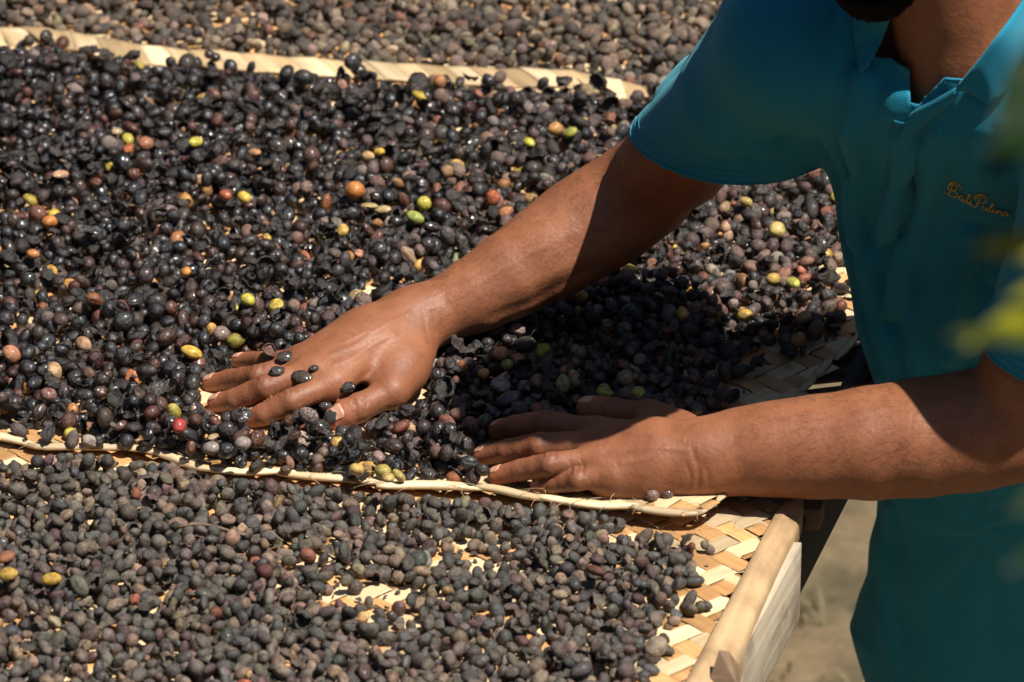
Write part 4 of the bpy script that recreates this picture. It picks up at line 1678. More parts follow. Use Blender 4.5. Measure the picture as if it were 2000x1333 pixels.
def hand_mask(bv):
    """nearest hand surface in each patch of view: nothing may be heaped in front of a hand"""
    m = (bv[:, 2] < .10) & (bv[:, 2] > -.02)
    sx, sy, dp = to_px(bv[m])
    c = 6.0
    G = np.full((int(W_ / c) + 2, int(H_ / c) + 2), -1.)
    i, j = (sx / c).astype(int), (sy / c).astype(int)
    ok = (i >= 0) & (i < G.shape[0]) & (j >= 0) & (j < G.shape[1])
    np.maximum.at(G, (i[ok], j[ok]), dp[ok])

    def f(x, y, d):
        a, b = int(x / c), int(y / c)
        if 0 <= a < G.shape[0] and 0 <= b < G.shape[1]:
            return G[a, b] > d + .001
        return False
    return f


def clearance(bv):
    """lowest skin above each spot of the table, from the body's own points"""
    c = .0025
    m = (bv[:, 2] < .13) & (bv[:, 2] > -.01)
    P = bv[m]
    i = np.floor(P[:, 0] / c).astype(int); j = np.floor(P[:, 1] / c).astype(int)
    i0, j0 = i.min() - 4, j.min() - 4
    G = np.full((i.max() - i0 + 5, j.max() - j0 + 5), 9.)
    np.minimum.at(G, (i - i0, j - j0), P[:, 2])
    for _ in range(2):
        H = G.copy()
        for a in (-1, 0, 1):
            for b in (-1, 0, 1):
                H = np.minimum(H, np.roll(np.roll(G, a, 0), b, 1))
        G = H

    def f(x, y):
        a, b = int(math.floor(x / c)) - i0, int(math.floor(y / c)) - j0
        if 0 <= a < G.shape[0] and 0 <= b < G.shape[1]:
            return G[a, b]
        return 9.
    return f


def poly_px(pts, z=.008):
    return np.array([A(x, y, z)[:2] for x, y in pts])


FIELD_MID = [(-450, 812), (0, 845), (140, 866), (280, 872), (385, 900), (470, 912), (600, 920), (740, 938), (870, 946), (960, 950), (985, 935), (1040, 905), (1100, 870), (1200, 838), (1330, 838), (1412, 832),
             (1425, 790), (1420, 748), (1472, 734), (1490, 706), (1540, 694), (1575, 678), (1590, 660), (1625, 636), (1648, 600), (1652, 540), (1665, 430), (1640, 320), (1640, 250), (1600, 232),
             (1300, 200), (1120, 190), (940, 175), (800, 168), (600, 158), (450, 145), (300, 130), (100, 104), (0, 100), (-260, 75), (-440, 62)]
FIELD_NEAR = [(-500, 868), (0, 895), (60, 900), (120, 900), (190, 880), (240, 905), (300, 905), (420, 925), (480, 945), (620, 950), (740, 968), (880, 978), (960, 985), (1010, 1000), (1060, 990), (1110, 1008), (1160, 1010),
              (1215, 1032), (1245, 1060), (1290, 1062), (1368, 1078), (1370, 1100), (1330, 1120), (1310, 1150), (1350, 1165), (1335, 1195), (1290, 1215), (1290, 1240), (1262, 1262), (1240, 1300),
              (1262, 1333), (1240, 1440), (-500, 1440)]
FIELD_FAR = [(-530, -235), (-440, 0), (0, 50), (100, 55), (300, 92), (450, 104), (600, 116), (805, 128), (940, 134), (1120, 142), (1255, 168), (1400, 178), (1500, 185), (1560, 100), (1600, -235)]


def blob(list_, x, y):
    """how bare the mat is at x, y: 0..1"""
    d = 0.
    for (cx, cy, rx, ry, a) in list_:
        d = max(d, a * math.exp(-(((x - cx) / rx) ** 2 + ((y - cy) / ry) ** 2)))
    return d


def px_blobs(L):
    out = []
    for (px, py, rx, ry, a) in L:
        p = A(px, py, .01)
        out.append((p[0], p[1], rx / 2440, ry / 1040, a))
    return out


BARE_MID = px_blobs([(410, 712, 42, 18, 1), (375, 800, 30, 14, .9), (455, 830, 60, 16, .9), (990, 262, 34, 26, 1), (945, 245, 20, 14, .9), (1600, 495, 30, 9, .9), (1090, 232, 26, 14, .8), (1625, 560, 26, 30, .8),
                     (1500, 705, 60, 20, .8), (1440, 850, 40, 40, 1), (1400, 870, 60, 26, 1), (690, 905, 50, 8, .8), (160, 868, 90, 7, .7), (600, 215, 20, 8, .6)])
BARE_NEAR = px_blobs([(700, 1155, 85, 32, 1), (800, 1165, 70, 20, 1), (930, 1080, 70, 34, 1), (975, 1100, 30, 20, .9), (245, 905, 40, 22, 1), (30, 892, 60, 14, 1), (1300, 1215, 40, 30, .8), (250, 1290, 60, 16, .8), (850, 1145, 40, 10, .8),
                      (420, 1160, 18, 8, .6), (700, 1225, 40, 8, .7), (1110, 1230, 30, 10, .5), (180, 1310, 50, 18, .8), (640, 1190, 40, 20, .7)])


def pick(table):
    w_ = np.array([t[0] for t in table], float); w_ /= w_.sum()
    return table[int(RNG.choice(len(table), p=w_))]


def vary(c, a=.25):
    f = math.exp(RNG.normal(0, a))
    return tuple(max(.003, x * f * math.exp(RNG.normal(0, .07))) for x in c)


# weight, colour, roughness, dust
MID_COL = [(50, (.0085, .0085, .0105), .24, .02), (22, (.019, .011, .011), .26, .05), (13, (.045, .017, .013), .28, .08), (7, (.085, .027, .016), .30, .08), (3, (.09, .07, .065), .6, .9),
           (7, (.030, .017, .012), .34, .15), (1.6, (.32, .11, .035), .35, .1), (1.0, (.45, .21, .05), .35, .05), (.7, (.45, .36, .05), .35, .05), (1.2, (.42, .27, .13), .5, .1)]
MID_R_COL = [(26, (.017, .015, .017), .34, .25), (22, (.060, .034, .032), .42, .5), (18, (.14, .075, .06), .48, .6), (10, (.19, .07, .04), .40, .3), (7, (.26, .21, .18), .7, .8), (2.5, (.36, .15, .05), .4, .2), (1.6, (.46, .29, .07), .4, .1),
             (.8, (.42, .34, .06), .4, .1), (2, (.42, .30, .17), .6, .2)]
NEAR_COL = [(42, (.082, .070, .058), .48, .25), (24, (.046, .046, .045), .44, .15), (17, (.150, .102, .070), .52, .4), (9, (.068, .034, .032), .46, .2), (5, (.19, .14, .095), .7, .4), (1.2, (.22, .06, .032), .5, .1), (.8, (.34, .19, .08), .5, .1)]
FAR_COL = [(40, (.130, .090, .062), .70, .5), (30, (.046, .036, .029), .6, .3), (20, (.21, .155, .105), .8, .7), (6, (.15, .065, .04), .7, .3), (4, (.32, .23, .14), .8, .4)]
# (px, py, width px, rgb, prototype range, label)
Y, YG, G, O, RO = (.66, .44, .05), (.52, .47, .05), (.28, .34, .045), (.58, .22, .04), (.42, .10, .035)
SPECIAL = [
    (484, 586, 32, YG, ROUND, 'plump yellow-green coffee cherry with a stalk, alone above the fingers of the far hand'),
    (374, 688, 36, Y, OVAL, 'large glossy yellow coffee cherry lying beyond the tips of the far hand'),
    (693, 372, 42, O, ROUND, 'biggest orange coffee cherry, among dark ones left of the far forearm'),
    (828, 398, 32, YG, ROUND, 'yellow-green coffee cherry just above a darker green one, left of the far forearm'),
    (811, 425, 30, G, OVAL, 'green oval coffee cherry just below a yellow-green one, left of the far forearm'),
    (962, 388, 36, RO, WRINK, 'wrinkled orange-red coffee cherry close to the upper edge of the far forearm'),
    (740, 298, 24, Y, WRINK, 'small yellow coffee cherry high in the dark heap, midway to the back hem'),
    (250, 272, 26, YG, ROUND, 'yellow-green coffee cherry beside a brown-orange one in the upper left of the heap'),
    (284, 281, 34, (.30, .12, .05), ROUND, 'brown-orange coffee cherry beside a yellow-green one in the upper left of the heap'),
    (382, 278, 27, YG, OVAL, 'tall narrow yellow-green coffee cherry in the upper left of the heap'),
    (477, 386, 27, Y, ROUND, 'yellow coffee cherry beside a red one, halfway between the back hem and far hand'),
    (440, 382, 28, RO, ROUND, 'reddish coffee cherry just left of a yellow one, halfway to the back hem'),
    (73, 418, 40, (.17, .055, .03), ROUND, 'large red-brown coffee cherry above two orange ones at the left edge'),
    (97, 434, 34, O, ROUND, 'orange coffee cherry under the large red-brown one at the left edge'),
    (106, 420, 28, Y, ROUND, 'yellow-orange coffee cherry touching the right side of a red-brown one'),
    (64, 497, 26, (.56, .22, .06), ROUND, 'bright orange round coffee cherry near the left edge of the dark heap'),
    (22, 692, 38, (.46, .20, .10), ROUND, 'big pale orange coffee cherry with a dark eye at the far left edge'),
    (363, 531, 26, O, OVAL, 'orange coffee cherry with a dark scar, left of centre in the heap'),
    (1085, 252, 32, (.50, .26, .07), ROUND, 'peach coloured coffee cherry beside a green one below the sleeve'),
    (1114, 259, 26, (.36, .38, .05), OVAL, 'lime green coffee cherry right of the peach coloured one below the sleeve'),
    (1033, 278, 26, YG, OVAL, 'yellow-green coffee cherry beside a bare tan patch of mat'),
    (1457, 395, 28, (.50, .38, .10), ROUND, 'pale yellow coffee cherry between the sleeve and the forearm shadow'),
    (1517, 450, 38, (.56, .44, .15), ROUND, 'large pale yellow coffee cherry nearest the chest of the teal shirt'),
    (1510, 545, 28, (.52, .34, .07), ROUND, 'yellow coffee cherry with brown spots beside a lime one near the shirt'),
    (1549, 552, 28, (.42, .42, .06), OVAL, 'lime coffee cherry right of a spotted yellow one near the shirt'),
    (1455, 616, 33, (.44, .30, .05), ROUND, 'mustard coffee cherry on the edge of the shadow near the shirt'),
    (1135, 577, 27, (.55, .27, .04), OVAL, 'orange-yellow coffee cherry under the lower edge of the far forearm'),
    (1246, 766, 27, (.30, .32, .05), ROUND, 'green coffee cherry in the shadow beyond the thumb of the near hand'),
    (1181, 766, 29, (.30, .31, .05), OVAL, 'dull green coffee cherry in shadow just beyond the near thumb'),
    (990, 712, 25, (.26, .30, .04), ROUND, 'small green coffee cherry between the two hands, under an orange one'),
    (978, 690, 33, (.52, .22, .10), ROUND, 'shiny pink-orange coffee cherry between the two hands'),
    (945, 730, 24, (.54, .30, .07), ROUND, 'small yellow-orange coffee cherry between the two hands'),
    (1034, 862, 22, (.30, .22, .08), OVAL, 'dull tan cherry in shadow between the fingers of the near hand'),
    (350, 832, 32, (.42, .035, .028), ROUND, 'bright red round coffee cherry below the fingertips of the far hand'),
    (95, 771, 36, (.13, .022, .020), ROUND, 'dark red coffee cherry with a dusty cheek, low on the left of the heap'),
    (697, 917, 36, (.52, .36, .10), OVAL, 'yellow coffee cherry on the front hem, left of a yellow cluster'),
    (748, 920, 32, (.40, .33, .07), ROUND, 'left cherry of the yellow-green cluster on the front hem'),
    (779, 929, 28, (.42, .34, .08), OVAL, 'right cherry of the yellow-green cluster on the front hem'),
    (758, 933, 30, (.50, .38, .12), OVAL, 'lowest cherry of the yellow-green cluster on the front hem'),
    (416, 854, 28, (.50, .36, .20), BEAN, 'pale parchment bean with a slit near the front hem'),
    (722, 404, 34, (.42, .31, .12), BEAN, 'long pale yellow bean right of the biggest orange cherry'),
    (748, 410, 30, (.45, .33, .16), BEAN, 'pale tan bean left of the green oval cherry'),
    (118, 341, 28, (.46, .27, .15), BEAN, 'tan parchment bean on the dark heap near the left edge'),
    (497, 298, 26, (.42, .22, .10), OVAL, 'tan-orange oval cherry halfway up the dark heap'),
    (228, 258, 22, (.46, .34, .18), ROUND, 'small cream coloured cherry in the upper left of the heap'),
    (272, 128, 24, (.45, .36, .05), WRINK, 'blurred yellow cherry lying on the pale back hem'),
    (101, 1131, 32, (.48, .30, .03), OVAL, 'mustard yellow cherry in the nearest heap at lower left'),
    (16, 1122, 34, (.44, .28, .04), OVAL, 'yellow cherry at the left frame edge in the nearest heap'),
    (12, 1088, 30, (.26, .09, .04), OVAL, 'rust coloured cherry above the yellow one at the left frame edge'),
    (517, 1116, 34, (.085, .018, .016), ROUND, 'shiny dark red cherry in the nearest heap'),
    (1165, 1115, 33, (.11, .035, .022), OVAL, 'red-brown cherry in the nearest heap near the bare mat'),
    (1274, 967, 31, (.11, .045, .04), ROUND, 'dusty purple-brown cherry left of its twin at the edge of the near hand'),
    (1303, 964, 27, (.09, .045, .045), ROUND, 'dull purple cherry right of its twin at the edge of the near hand'),
    (432, 652, 34, (.20, .13, .12), ROUND, 'pale dusty purple cherry left above the far hand'),
    (412, 875, 30, (.26, .22, .20), ROUND, 'round cherry white with mould near the front hem'),
    (475, 866, 34, (.26, .21, .20), ROUND, 'larger cherry white with mould below the fingertips'),
    (740, 892, 30, (.24, .15, .14), ROUND, 'whitish pink cherry above the yellow-green cluster'),
    (635, 793, 28, (.030, .016, .016), ROUND, 'dark cherry wedged between index finger and thumb of the far hand'),
    (577, 753, 28, (.024, .017, .018), ROUND, 'dark round cherry caught between index and middle finger'),
    (508, 735, 26, (.020, .018, .02), WRINK, 'black dried cherry caught between ring and middle finger'),
    (560, 142, 36, (.010, .010, .012), ROUND, 'jet black round cherry beside another on the back hem'),
    (592, 152, 38, (.009, .009, .011), ROUND, 'largest jet black round cherry on the back hem'),
]
HUSKS_ON_HAND = [(527, 690, 36, (.09, .035, .022), 27, 'curled brown cherry husk lying on the little finger', .9),
                 (557, 700, 36, (.012, .009, .009), 9, 'black dried cherry skin between little finger and ring finger', .35),
                 (541, 727, 34, (.012, .010, .010), 11, 'flat black cherry skin between ring and middle finger', .3),
                 (590, 740, 40, (.026, .012, .010), 13, 'torn brown-black skin at the roots of index and middle finger', .35),
                 (613, 721, 20, (.012, .011, .012), 10, 'smallest black scrap of skin on the knuckles of the far hand', .4),
                 (676, 757, 38, (.010, .009, .009), 12, 'black crumpled skin in the web of the thumb', .1)]


def place_cherries(bv):
    clear = clearance(bv)
    mat = cherry_material()
    protos = make_prototypes(mat)
    lib = bpy.data.collections.new('cherry_shapes')
    for i, me in enumerate(protos):
        o = bpy.data.objects.new('%02d_%s' % (i, me.name.split('.')[0]), me)
        lib.objects.link(o)
    fm, fn, ff = poly_px(FIELD_MID), poly_px(FIELD_NEAR, .004), poly_px(FIELD_FAR, .004)
    base_mid = lambda x, y: z_mid(x, y) + .0012
    base_near = lambda x, y: z_near(x, y) + .0012
    base_far = lambda x, y: z_far(x, y) + .0012
    pile = Pile(clear)
    pile.mask = hand_mask(bv)
    stats = []

    def scatter(P, n, zf, cols, bare, kind, rmean, shapes, zmax, cols2=None):
        lo, hi = P.min(0), P.max(0)
        done = tries = 0
        while done < n and tries < n * 4:
            tries += 1
            x, y = RNG.uniform(lo[0], hi[0]), RNG.uniform(lo[1], hi[1])
            if not inside(P, x, y): continue
            b = blob(bare, x, y)
            if RNG.uniform() < b * 1.25: continue
            hv = .55 + .45 * noise.noise(Vector((x * 9, y * 7, kind)))
            if RNG.uniform() > .55 + hv * .6: continue
            sh = int(RNG.choice(pick(shapes)[1]))
            r = rmean * math.exp(RNG.normal(0, .13))
            cc = cols
            if cols2 is not None:
                # the warm, dusty part towards the man
                u = (x - A(900, 400, .01)[0]) / .16
                if RNG.uniform() < 1 / (1 + math.exp(-u * 2.2)) * .9: cc = cols2
            _, c, ro, du = pick(cc)
            if sh in FLAKE or sh in HUSK:
                hk = RNG.uniform(.6, 1.5); c = tuple(k * hk for k in ((.013, .009, .008) if kind == 2 else (.060, .046, .036))); ro = .42 if kind == 2 else .65; du *= .5
                r *= RNG.uniform(.85, 1.35)
            if sh in BEAN: c = vary((.36, .22, .11), .2); du = .2; ro = .6; r *= .75
            row = dict(shape=sh, col=vary(c, .28), rough=min(.95, ro * RNG.uniform(.85, 1.25)), dust=du * RNG.uniform(0, 1.3), kind=kind, sp=None)
            if pile.drop(x, y, r, zf, row, zmax=zmax): done += 1
        stats.append((kind, done, tries))

    mid_sh = [(34, list(ROUND)), (30, list(WRINK)), (12, list(OVAL)), (5, list(PAIR)), (13, list(HUSK)), (21, list(FLAKE)), (1.2, list(BEAN))]
    near_sh = [(20, list(ROUND)), (38, list(WRINK)), (30, list(OVAL)), (3, list(PAIR)), (4, list(HUSK)), (5, list(FLAKE)), (.4, list(BEAN))]
    scatter(fm, 8000, base_mid, MID_COL, BARE_MID, 2, .00590, mid_sh, .034, MID_R_COL)
    scatter(fn, 4150, base_near, NEAR_COL, BARE_NEAR, 1, .00500, near_sh, .020)
    scatter(ff, 4300, base_far, FAR_COL, [], 3, .0056, [(26, list(ROUND)), (36, list(WRINK)), (20, list(OVAL)), (10, list(HUSK)), (14, list(FLAKE))], .022)
    crumbs = [(1, list(FLAKE)), (.5, list(WRINK)), (.25, list(BEAN))]
    scatter(fm, 1500, base_mid, MID_COL, BARE_MID, 2, .0024, crumbs, .034, MID_R_COL)
    scatter(fn, 500, base_near, NEAR_COL, [], 1, .0021, crumbs, .020)
    print('PILE', stats)
    n_stuff = len(pile.P)
    singles = []
    for (px, py, wpx, c, sh, label) in SPECIAL:
        zf = base_near if (py > 1000) else base_mid
        p = A(px, py, .015)
        r = .92 * wpx / 2 * np.linalg.norm(p - np.array(EYE)) / (LENS / 36 * W_)
        row = dict(shape=int(RNG.choice(list(sh))), col=c, rough=.3 if py < 1000 else .45, dust=.9 if 'mould' in label or 'dusty' in label or 'whitish' in label else .12, kind=1 if py > 1000 else 2, sp=label)
        if (px, py) in ((1274, 967), (1303, 964)):
            b = z_mid(p[0], p[1]); z = float(b) + r
            p = A(px, py, z); pile.add((p[0], p[1], z), r, row)
        else:
            pile.place(px, py, r, zf, row)
        singles.append(len(pile.P) - 1)
    return pile, protos, lib, n_stuff, singles, mat


def finish_cherries(bv):
    pile, protos, lib, n_stuff, singles, mat = place_cherries(bv)
    P = np.array(pile.P)
    Rr = np.array(pile.Rr)
    n = len(P)
    shape = np.array([r['shape'] for r in pile.rows])
    kind = np.array([r['kind'] for r in pile.rows])
    # remove those that a placed one would cut into
    keep = np.ones(n, bool)
    for i in singles:
        d = np.linalg.norm(P[:n_stuff] - P[i], axis=1)
        keep[:n_stuff] &= ~(d < (Rr[i] + Rr[:n_stuff]) * .72)
        # and clear the sight line to it
        v = P[:n_stuff] - P[i]; e = unit(np.array(EYE) - P[i])
        t = v @ e; dl = np.linalg.norm(v - t[:, None] * e, axis=1)
        keep[:n_stuff] &= ~((t > 0) & (t < .05) & (dl < (Rr[i] * .55 + Rr[:n_stuff] * .7)))
    rot = np.zeros((n, 3)); scl = np.zeros((n, 3))
    for i in range(n):
        flat = shape[i] in FLAKE or shape[i] in HUSK or shape[i] in BEAN
        rot[i] = (RNG.normal(0, .45 if flat else 1.2), RNG.normal(0, .4 if flat else .7), RNG.uniform(0, 6.28))
        if shape[i] in HUSK: rot[i, 0] += RNG.choice([0, 1.2, 3.1])
        scl[i] = Rr[i] * np.array([RNG.uniform(.94, 1.1), RNG.uniform(.92, 1.05), RNG.uniform(.80, 1.04)])
    # the 300 that show largest: those placed from the photograph, then the nearest ones lying on top
    cd = np.linalg.norm(P - np.array(EYE), axis=1)
    f = LENS / 36 * W_
    rel = P - np.array(EYE)
    depth = rel @ np.array(FWD)
    sx = W_ / 2 + f * (rel @ np.array(RIGHT)) / depth; sy = H_ / 2 - f * (rel @ np.array(UP)) / depth
    top = np.ones(n, bool)
    cand = np.nonzero((sx > 8) & (sx < 1992) & (sy < 1325) & (sy > 1180) & (kind == 1) & keep & (np.arange(n) < n_stuff) & (shape < 26))[0]
    size = f * Rr / depth
    exposed = []
    for i in cand:
        j = np.array([k for k in pile.near(P[i, 0], P[i, 1]) if k != i and keep[k]])
        if len(j):
            d = np.hypot(sx[j] - sx[i], sy[j] - sy[i]); nearer = depth[j] < depth[i]
            if (nearer & (d < size[i] * .75 + 0 * d)).any(): continue
        exposed.append(i)
    exposed.sort(key=lambda i: -size[i] - (sy[i] - 1180) * .02)
    chosen = exposed[:max(0, 300 - len(singles) - len(HUSKS_ON_HAND))]
    print('SINGLES', len(singles), 'CHOSEN', len(chosen), 'OF', len(exposed), 'LOWEST', min([sy[i] for i in chosen]) if chosen else 0)
    ind = set(chosen) | set(singles)

    def single(i, name, label, cat, group):
        o = bpy.data.objects.new(name, protos[shape[i]])
        COL.objects.link(o)
        o.location = P[i]; o.rotation_euler = rot[i]; o.scale = scl[i]
        r = pile.rows[i]
        o['tint'] = [float(x) for x in r['col']]; o['finish'] = [float(r['rough']), float(r['dust']), .85 if r['sp'] else 1.0]
        return tag(o, label, cat, group)
    for i in singles:
        nm = 'parchment_bean' if shape[i] in BEAN else 'coffee_cherry'
        if shape[i] not in WRINK: rot[i, 0] *= .4; rot[i, 1] *= .4
        single(i, nm, pile.rows[i]['sp'], 'coffee bean' if shape[i] in BEAN else 'coffee cherry', 'coffee cherries drying on the mats')
    for i in chosen:
        c = np.array(pile.rows[i]['col'])
        single(i, 'coffee_cherry', 'small dull dried coffee cherry on top of the nearest heap, close to the camera', 'coffee cherry', 'coffee cherries drying on the mats')
    # the rest, uncountable: one mass per mat, real cherries set by geometry nodes
    ng = bpy.data.node_groups.new('cherry_heap', 'GeometryNodeTree')
    ng.interface.new_socket('Geometry', in_out='INPUT', socket_type='NodeSocketGeometry')
    ng.interface.new_socket('Geometry', in_out='OUTPUT', socket_type='NodeSocketGeometry')
    gi = ng.nodes.new('NodeGroupInput'); go = ng.nodes.new('NodeGroupOutput')
    iop = ng.nodes.new('GeometryNodeInstanceOnPoints')
    ci = ng.nodes.new('GeometryNodeCollectionInfo'); ci.inputs[0].default_value = lib; ci.inputs[1].default_value = True; ci.inputs[2].default_value = True
    iop.inputs['Pick Instance'].default_value = True

    def na(name, typ):
        x = ng.nodes.new('GeometryNodeInputNamedAttribute'); x.data_type = typ; x.inputs[0].default_value = name
        return x.outputs[0]
    e2r = ng.nodes.new('FunctionNodeEulerToRotation')
    L = ng.links
    L.new(gi.outputs[0], iop.inputs['Points']); L.new(ci.outputs[0], iop.inputs['Instance'])
    L.new(na('shape', 'INT'), iop.inputs['Instance Index'])
    L.new(na('turn', 'FLOAT_VECTOR'), e2r.inputs[0]); L.new(e2r.outputs[0], iop.inputs['Rotation'])
    L.new(na('size', 'FLOAT_VECTOR'), iop.inputs['Scale'])
    L.new(iop.outputs[0], go.inputs[0])
    for k, nm, label in ((2, 'cherry_heap', 'thick glossy dark heap of coffee cherries and husks under the hands'),
                         (1, 'cherry_heap', 'grey-brown layer of dried coffee cherries on the nearest mat'),
                         (3, 'cherry_heap', 'blurred brown layer of dried coffee cherries beyond the pale back hem')):
        idx = np.array([i for i in range(n) if keep[i] and kind[i] == k and i not in ind])
        me = bpy.data.meshes.new(nm)
        me.vertices.add(len(idx)); me.vertices.foreach_set('co', P[idx].astype(np.float32).ravel())
        for an, tp, fld, arr in (('shape', 'INT', 'value', shape[idx].astype(np.int32)), ('turn', 'FLOAT_VECTOR', 'vector', rot[idx].astype(np.float32).ravel()),
                                 ('size', 'FLOAT_VECTOR', 'vector', scl[idx].astype(np.float32).ravel()),
                                 ('tint', 'FLOAT_VECTOR', 'vector', np.array([pile.rows[i]['col'] for i in idx], np.float32).ravel()),
                                 ('finish', 'FLOAT_VECTOR', 'vector', np.array([(pile.rows[i]['rough'], pile.rows[i]['dust'], 1) for i in idx], np.float32).ravel())):
            a = me.attributes.new(an, tp, 'POINT'); a.data.foreach_set(fld, arr)
        me.materials.append(mat)
        o = bpy.data.objects.new(nm, me); COL.objects.link(o)
        md = o.modifiers.new('heap', 'NODES'); md.node_group = ng
        tag(o, label, 'heap of cherries', kind='stuff')
    # husks on and between the fingers
    for (px, py, wpx, c, sh, label, off) in HUSKS_ON_HAND:
        p = hit(body_f, px, py, .15)
        if p is None: p = A(px, py, .02)
        r = wpx / 2 * np.linalg.norm(p - np.array(EYE)) / f
        o = bpy.data.objects.new('cherry_husk', protos[sh]); COL.objects.link(o)
        o.location = p + unit(np.array([0, -.35, .9])) * (off * r * .6); o.rotation_euler = (RNG.normal(.3, .2), RNG.normal(0, .2), RNG.normal(.3, .5)); o.scale = (r * .95, r * .8, r * .58)
        o['tint'] = [float(x) for x in c]; o['finish'] = [.3, .1, 0.]
        tag(o, label, 'husk', 'husks caught between the fingers of the far hand')
    # the dark smear of pulp dried on the thumb nail
    J, ax, r, nn = rnails[-1]
    nn = unit(nn - ax * (nn @ ax)); sd = np.cross(ax, nn)
    rows = []
    for i, u in enumerate(np.linspace(-.25, .95, 8)):
        row = []
        for v_ in np.linspace(-1, 1, 7):
            w_ = .62 * math.sqrt(max(.03, 1 - ((u - .45) / .58) ** 2)) * (1 + .25 * math.sin(i * 2.3 + v_ * 3))
            th = v_ * w_ - .12
            row.append(J + ax * u * r + (nn * math.cos(th) + sd * math.sin(th)) * r)
        rows.append(row)
    rows = np.array(rows); sp = snap(body_f, rows.reshape(-1, 3), .0010).reshape(rows.shape)
    sp += np.array([[nn * .0004 * noise.noise(Vector((i * .9, j * .9, 2))) for j in range(7)] for i in range(8)])
    V, F = ribbon(sp, .0006)
    pm = simple_mat('dried_pulp', (.018, .020, .022), .7, (.05, .05, .052), 900, .8, .001)
    tag(mesh_np('dried_pulp', V, F, pm), 'grey-black crust of dried cherry pulp stuck on the thumbnail', 'pulp crust')
    # twigs and stalks
    tw = simple_mat('dry_twig', (.10, .07, .045), .8, (.17, .12, .08), 200)
    for (x0, y0, x1, y1, r, label) in ((348, 1030, 480, 1040, .0012, 'thin dry twig lying across the nearest heap'), (512, 1046, 552, 1052, .0010, 'short dry stalk right of the longer twig in the nearest heap'),
                                       (540, 505, 640, 517, .0007, 'fine dark stalk lying on the heap above the far hand')):
        a, b = A(x0, y0, .017), A(x1, y1, .018)
        pts = [a + (b - a) * t + Z * .002 * math.sin(t * 5) + np.array([0, .004 * math.sin(t * 3.3), 0]) for t in np.linspace(0, 1, 10)]
        V, F = tube(pts, r, 5)
        tag(mesh_np('dry_twig', V, F, tw), label, 'twig', 'twigs among the cherries')


# ------------------------------------------------------------------ the shrub that leans in close to the camera
def build_shrub():
    s = N('shrub_leaf')
    n1 = s.noise(s.coord(), 60, 3)
    tn = s.attr('tone', 'OBJECT')
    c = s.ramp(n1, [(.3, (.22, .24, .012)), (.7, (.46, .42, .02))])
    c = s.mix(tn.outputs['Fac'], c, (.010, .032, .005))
    s.l(c, s.b.inputs['Base Color']); s.b.inputs['Roughness'].default_value = .45
    tr = s.n('BsdfTranslucent'); s.l(c, tr.inputs[0])
    mx = s.n('MixShader'); mx.inputs[0].default_value = .45
    s.l(s.b.outputs[0], mx.inputs[1]); s.l(tr.outputs[0], mx.inputs[2])
    s.l(mx.outputs[0], s.t.nodes['Material Output'].inputs[0])
    bark = simple_mat('green_stem', (.06, .08, .02), .7)

    def ray(px, py, d):
        q = A(px, py, 0) - np.array(EYE)
        return np.array(EYE) + unit(q) * d
    root = ray(2500, 2600, 2.0); root[2] = GROUND
    sh = empty('shrub', root)
    tag(sh, 'out-of-focus leafy shrub with yellow-green leaves leaning in at the right edge', 'shrub')
    stem = catmull([root, ray(2480, 1900, 1.95), ray(2330, 1200, 1.90), ray(2190, 650, 1.86), ray(2120, 150, 1.84), ray(2100, -300, 1.84)], 8)
    V, F = tube(stem, np.linspace(.006, .0018, len(stem)), 7)
    o = mesh_np('stem', V, F, bark); o.parent = sh; o.matrix_parent_inverse = Matrix.Translation(-Vector(root))
    leaves = [  # tip px, base px, width px, tone (0 yellow, 1 dark), facing
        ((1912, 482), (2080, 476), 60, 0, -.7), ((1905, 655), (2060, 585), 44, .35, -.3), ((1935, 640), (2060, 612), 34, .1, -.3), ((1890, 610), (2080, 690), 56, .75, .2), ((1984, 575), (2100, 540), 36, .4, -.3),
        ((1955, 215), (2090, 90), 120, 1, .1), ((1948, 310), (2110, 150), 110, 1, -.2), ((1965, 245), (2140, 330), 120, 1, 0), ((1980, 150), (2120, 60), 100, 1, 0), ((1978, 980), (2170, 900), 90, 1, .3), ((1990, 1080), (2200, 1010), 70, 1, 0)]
    for k, (tp, bs, wpx, tone, tw) in enumerate(leaves):
        a = ray(*bs, 1.86 + .01 * (k % 3)); b = ray(*tp, 1.84 - .02 * (k % 4))
        L = np.linalg.norm(b - a); t = (b - a) / L
        w_ = wpx / 2 * 1.85 / (LENS / 36 * W_)
        up = unit(np.array([.1, -.5 + tw, .8])); sd = unit(np.cross(t, up)); nn = np.cross(sd, t)
        rows = []
        for u in np.linspace(0, 1, 11):
            wd = w_ * math.sin(math.pi * min(1, .04 + u * .96) ** .8) + .0003
            c_ = a + t * L * u - nn * .12 * L * u * u
            rows.append([c_ + sd * wd * v_ + nn * abs(v_) * wd * .3 for v_ in np.linspace(-1, 1, 5)])
        V, F = ribbon(rows, .0003)
        o = mesh_np('leaf', V, F, s.m); o.parent = sh; o.matrix_parent_inverse = Matrix.Translation(-Vector(root))
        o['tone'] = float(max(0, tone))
        # petiole
        i = int(np.argmin(np.linalg.norm(stem - a, axis=1)))
        V, F = tube([stem[i], (stem[i] + a) / 2 + Z * .004, a + t * .004], .0009, 5)
        o = mesh_np('leaf_stalk', V, F, bark); o.parent = sh; o.matrix_parent_inverse = Matrix.Translation(-Vector(root))


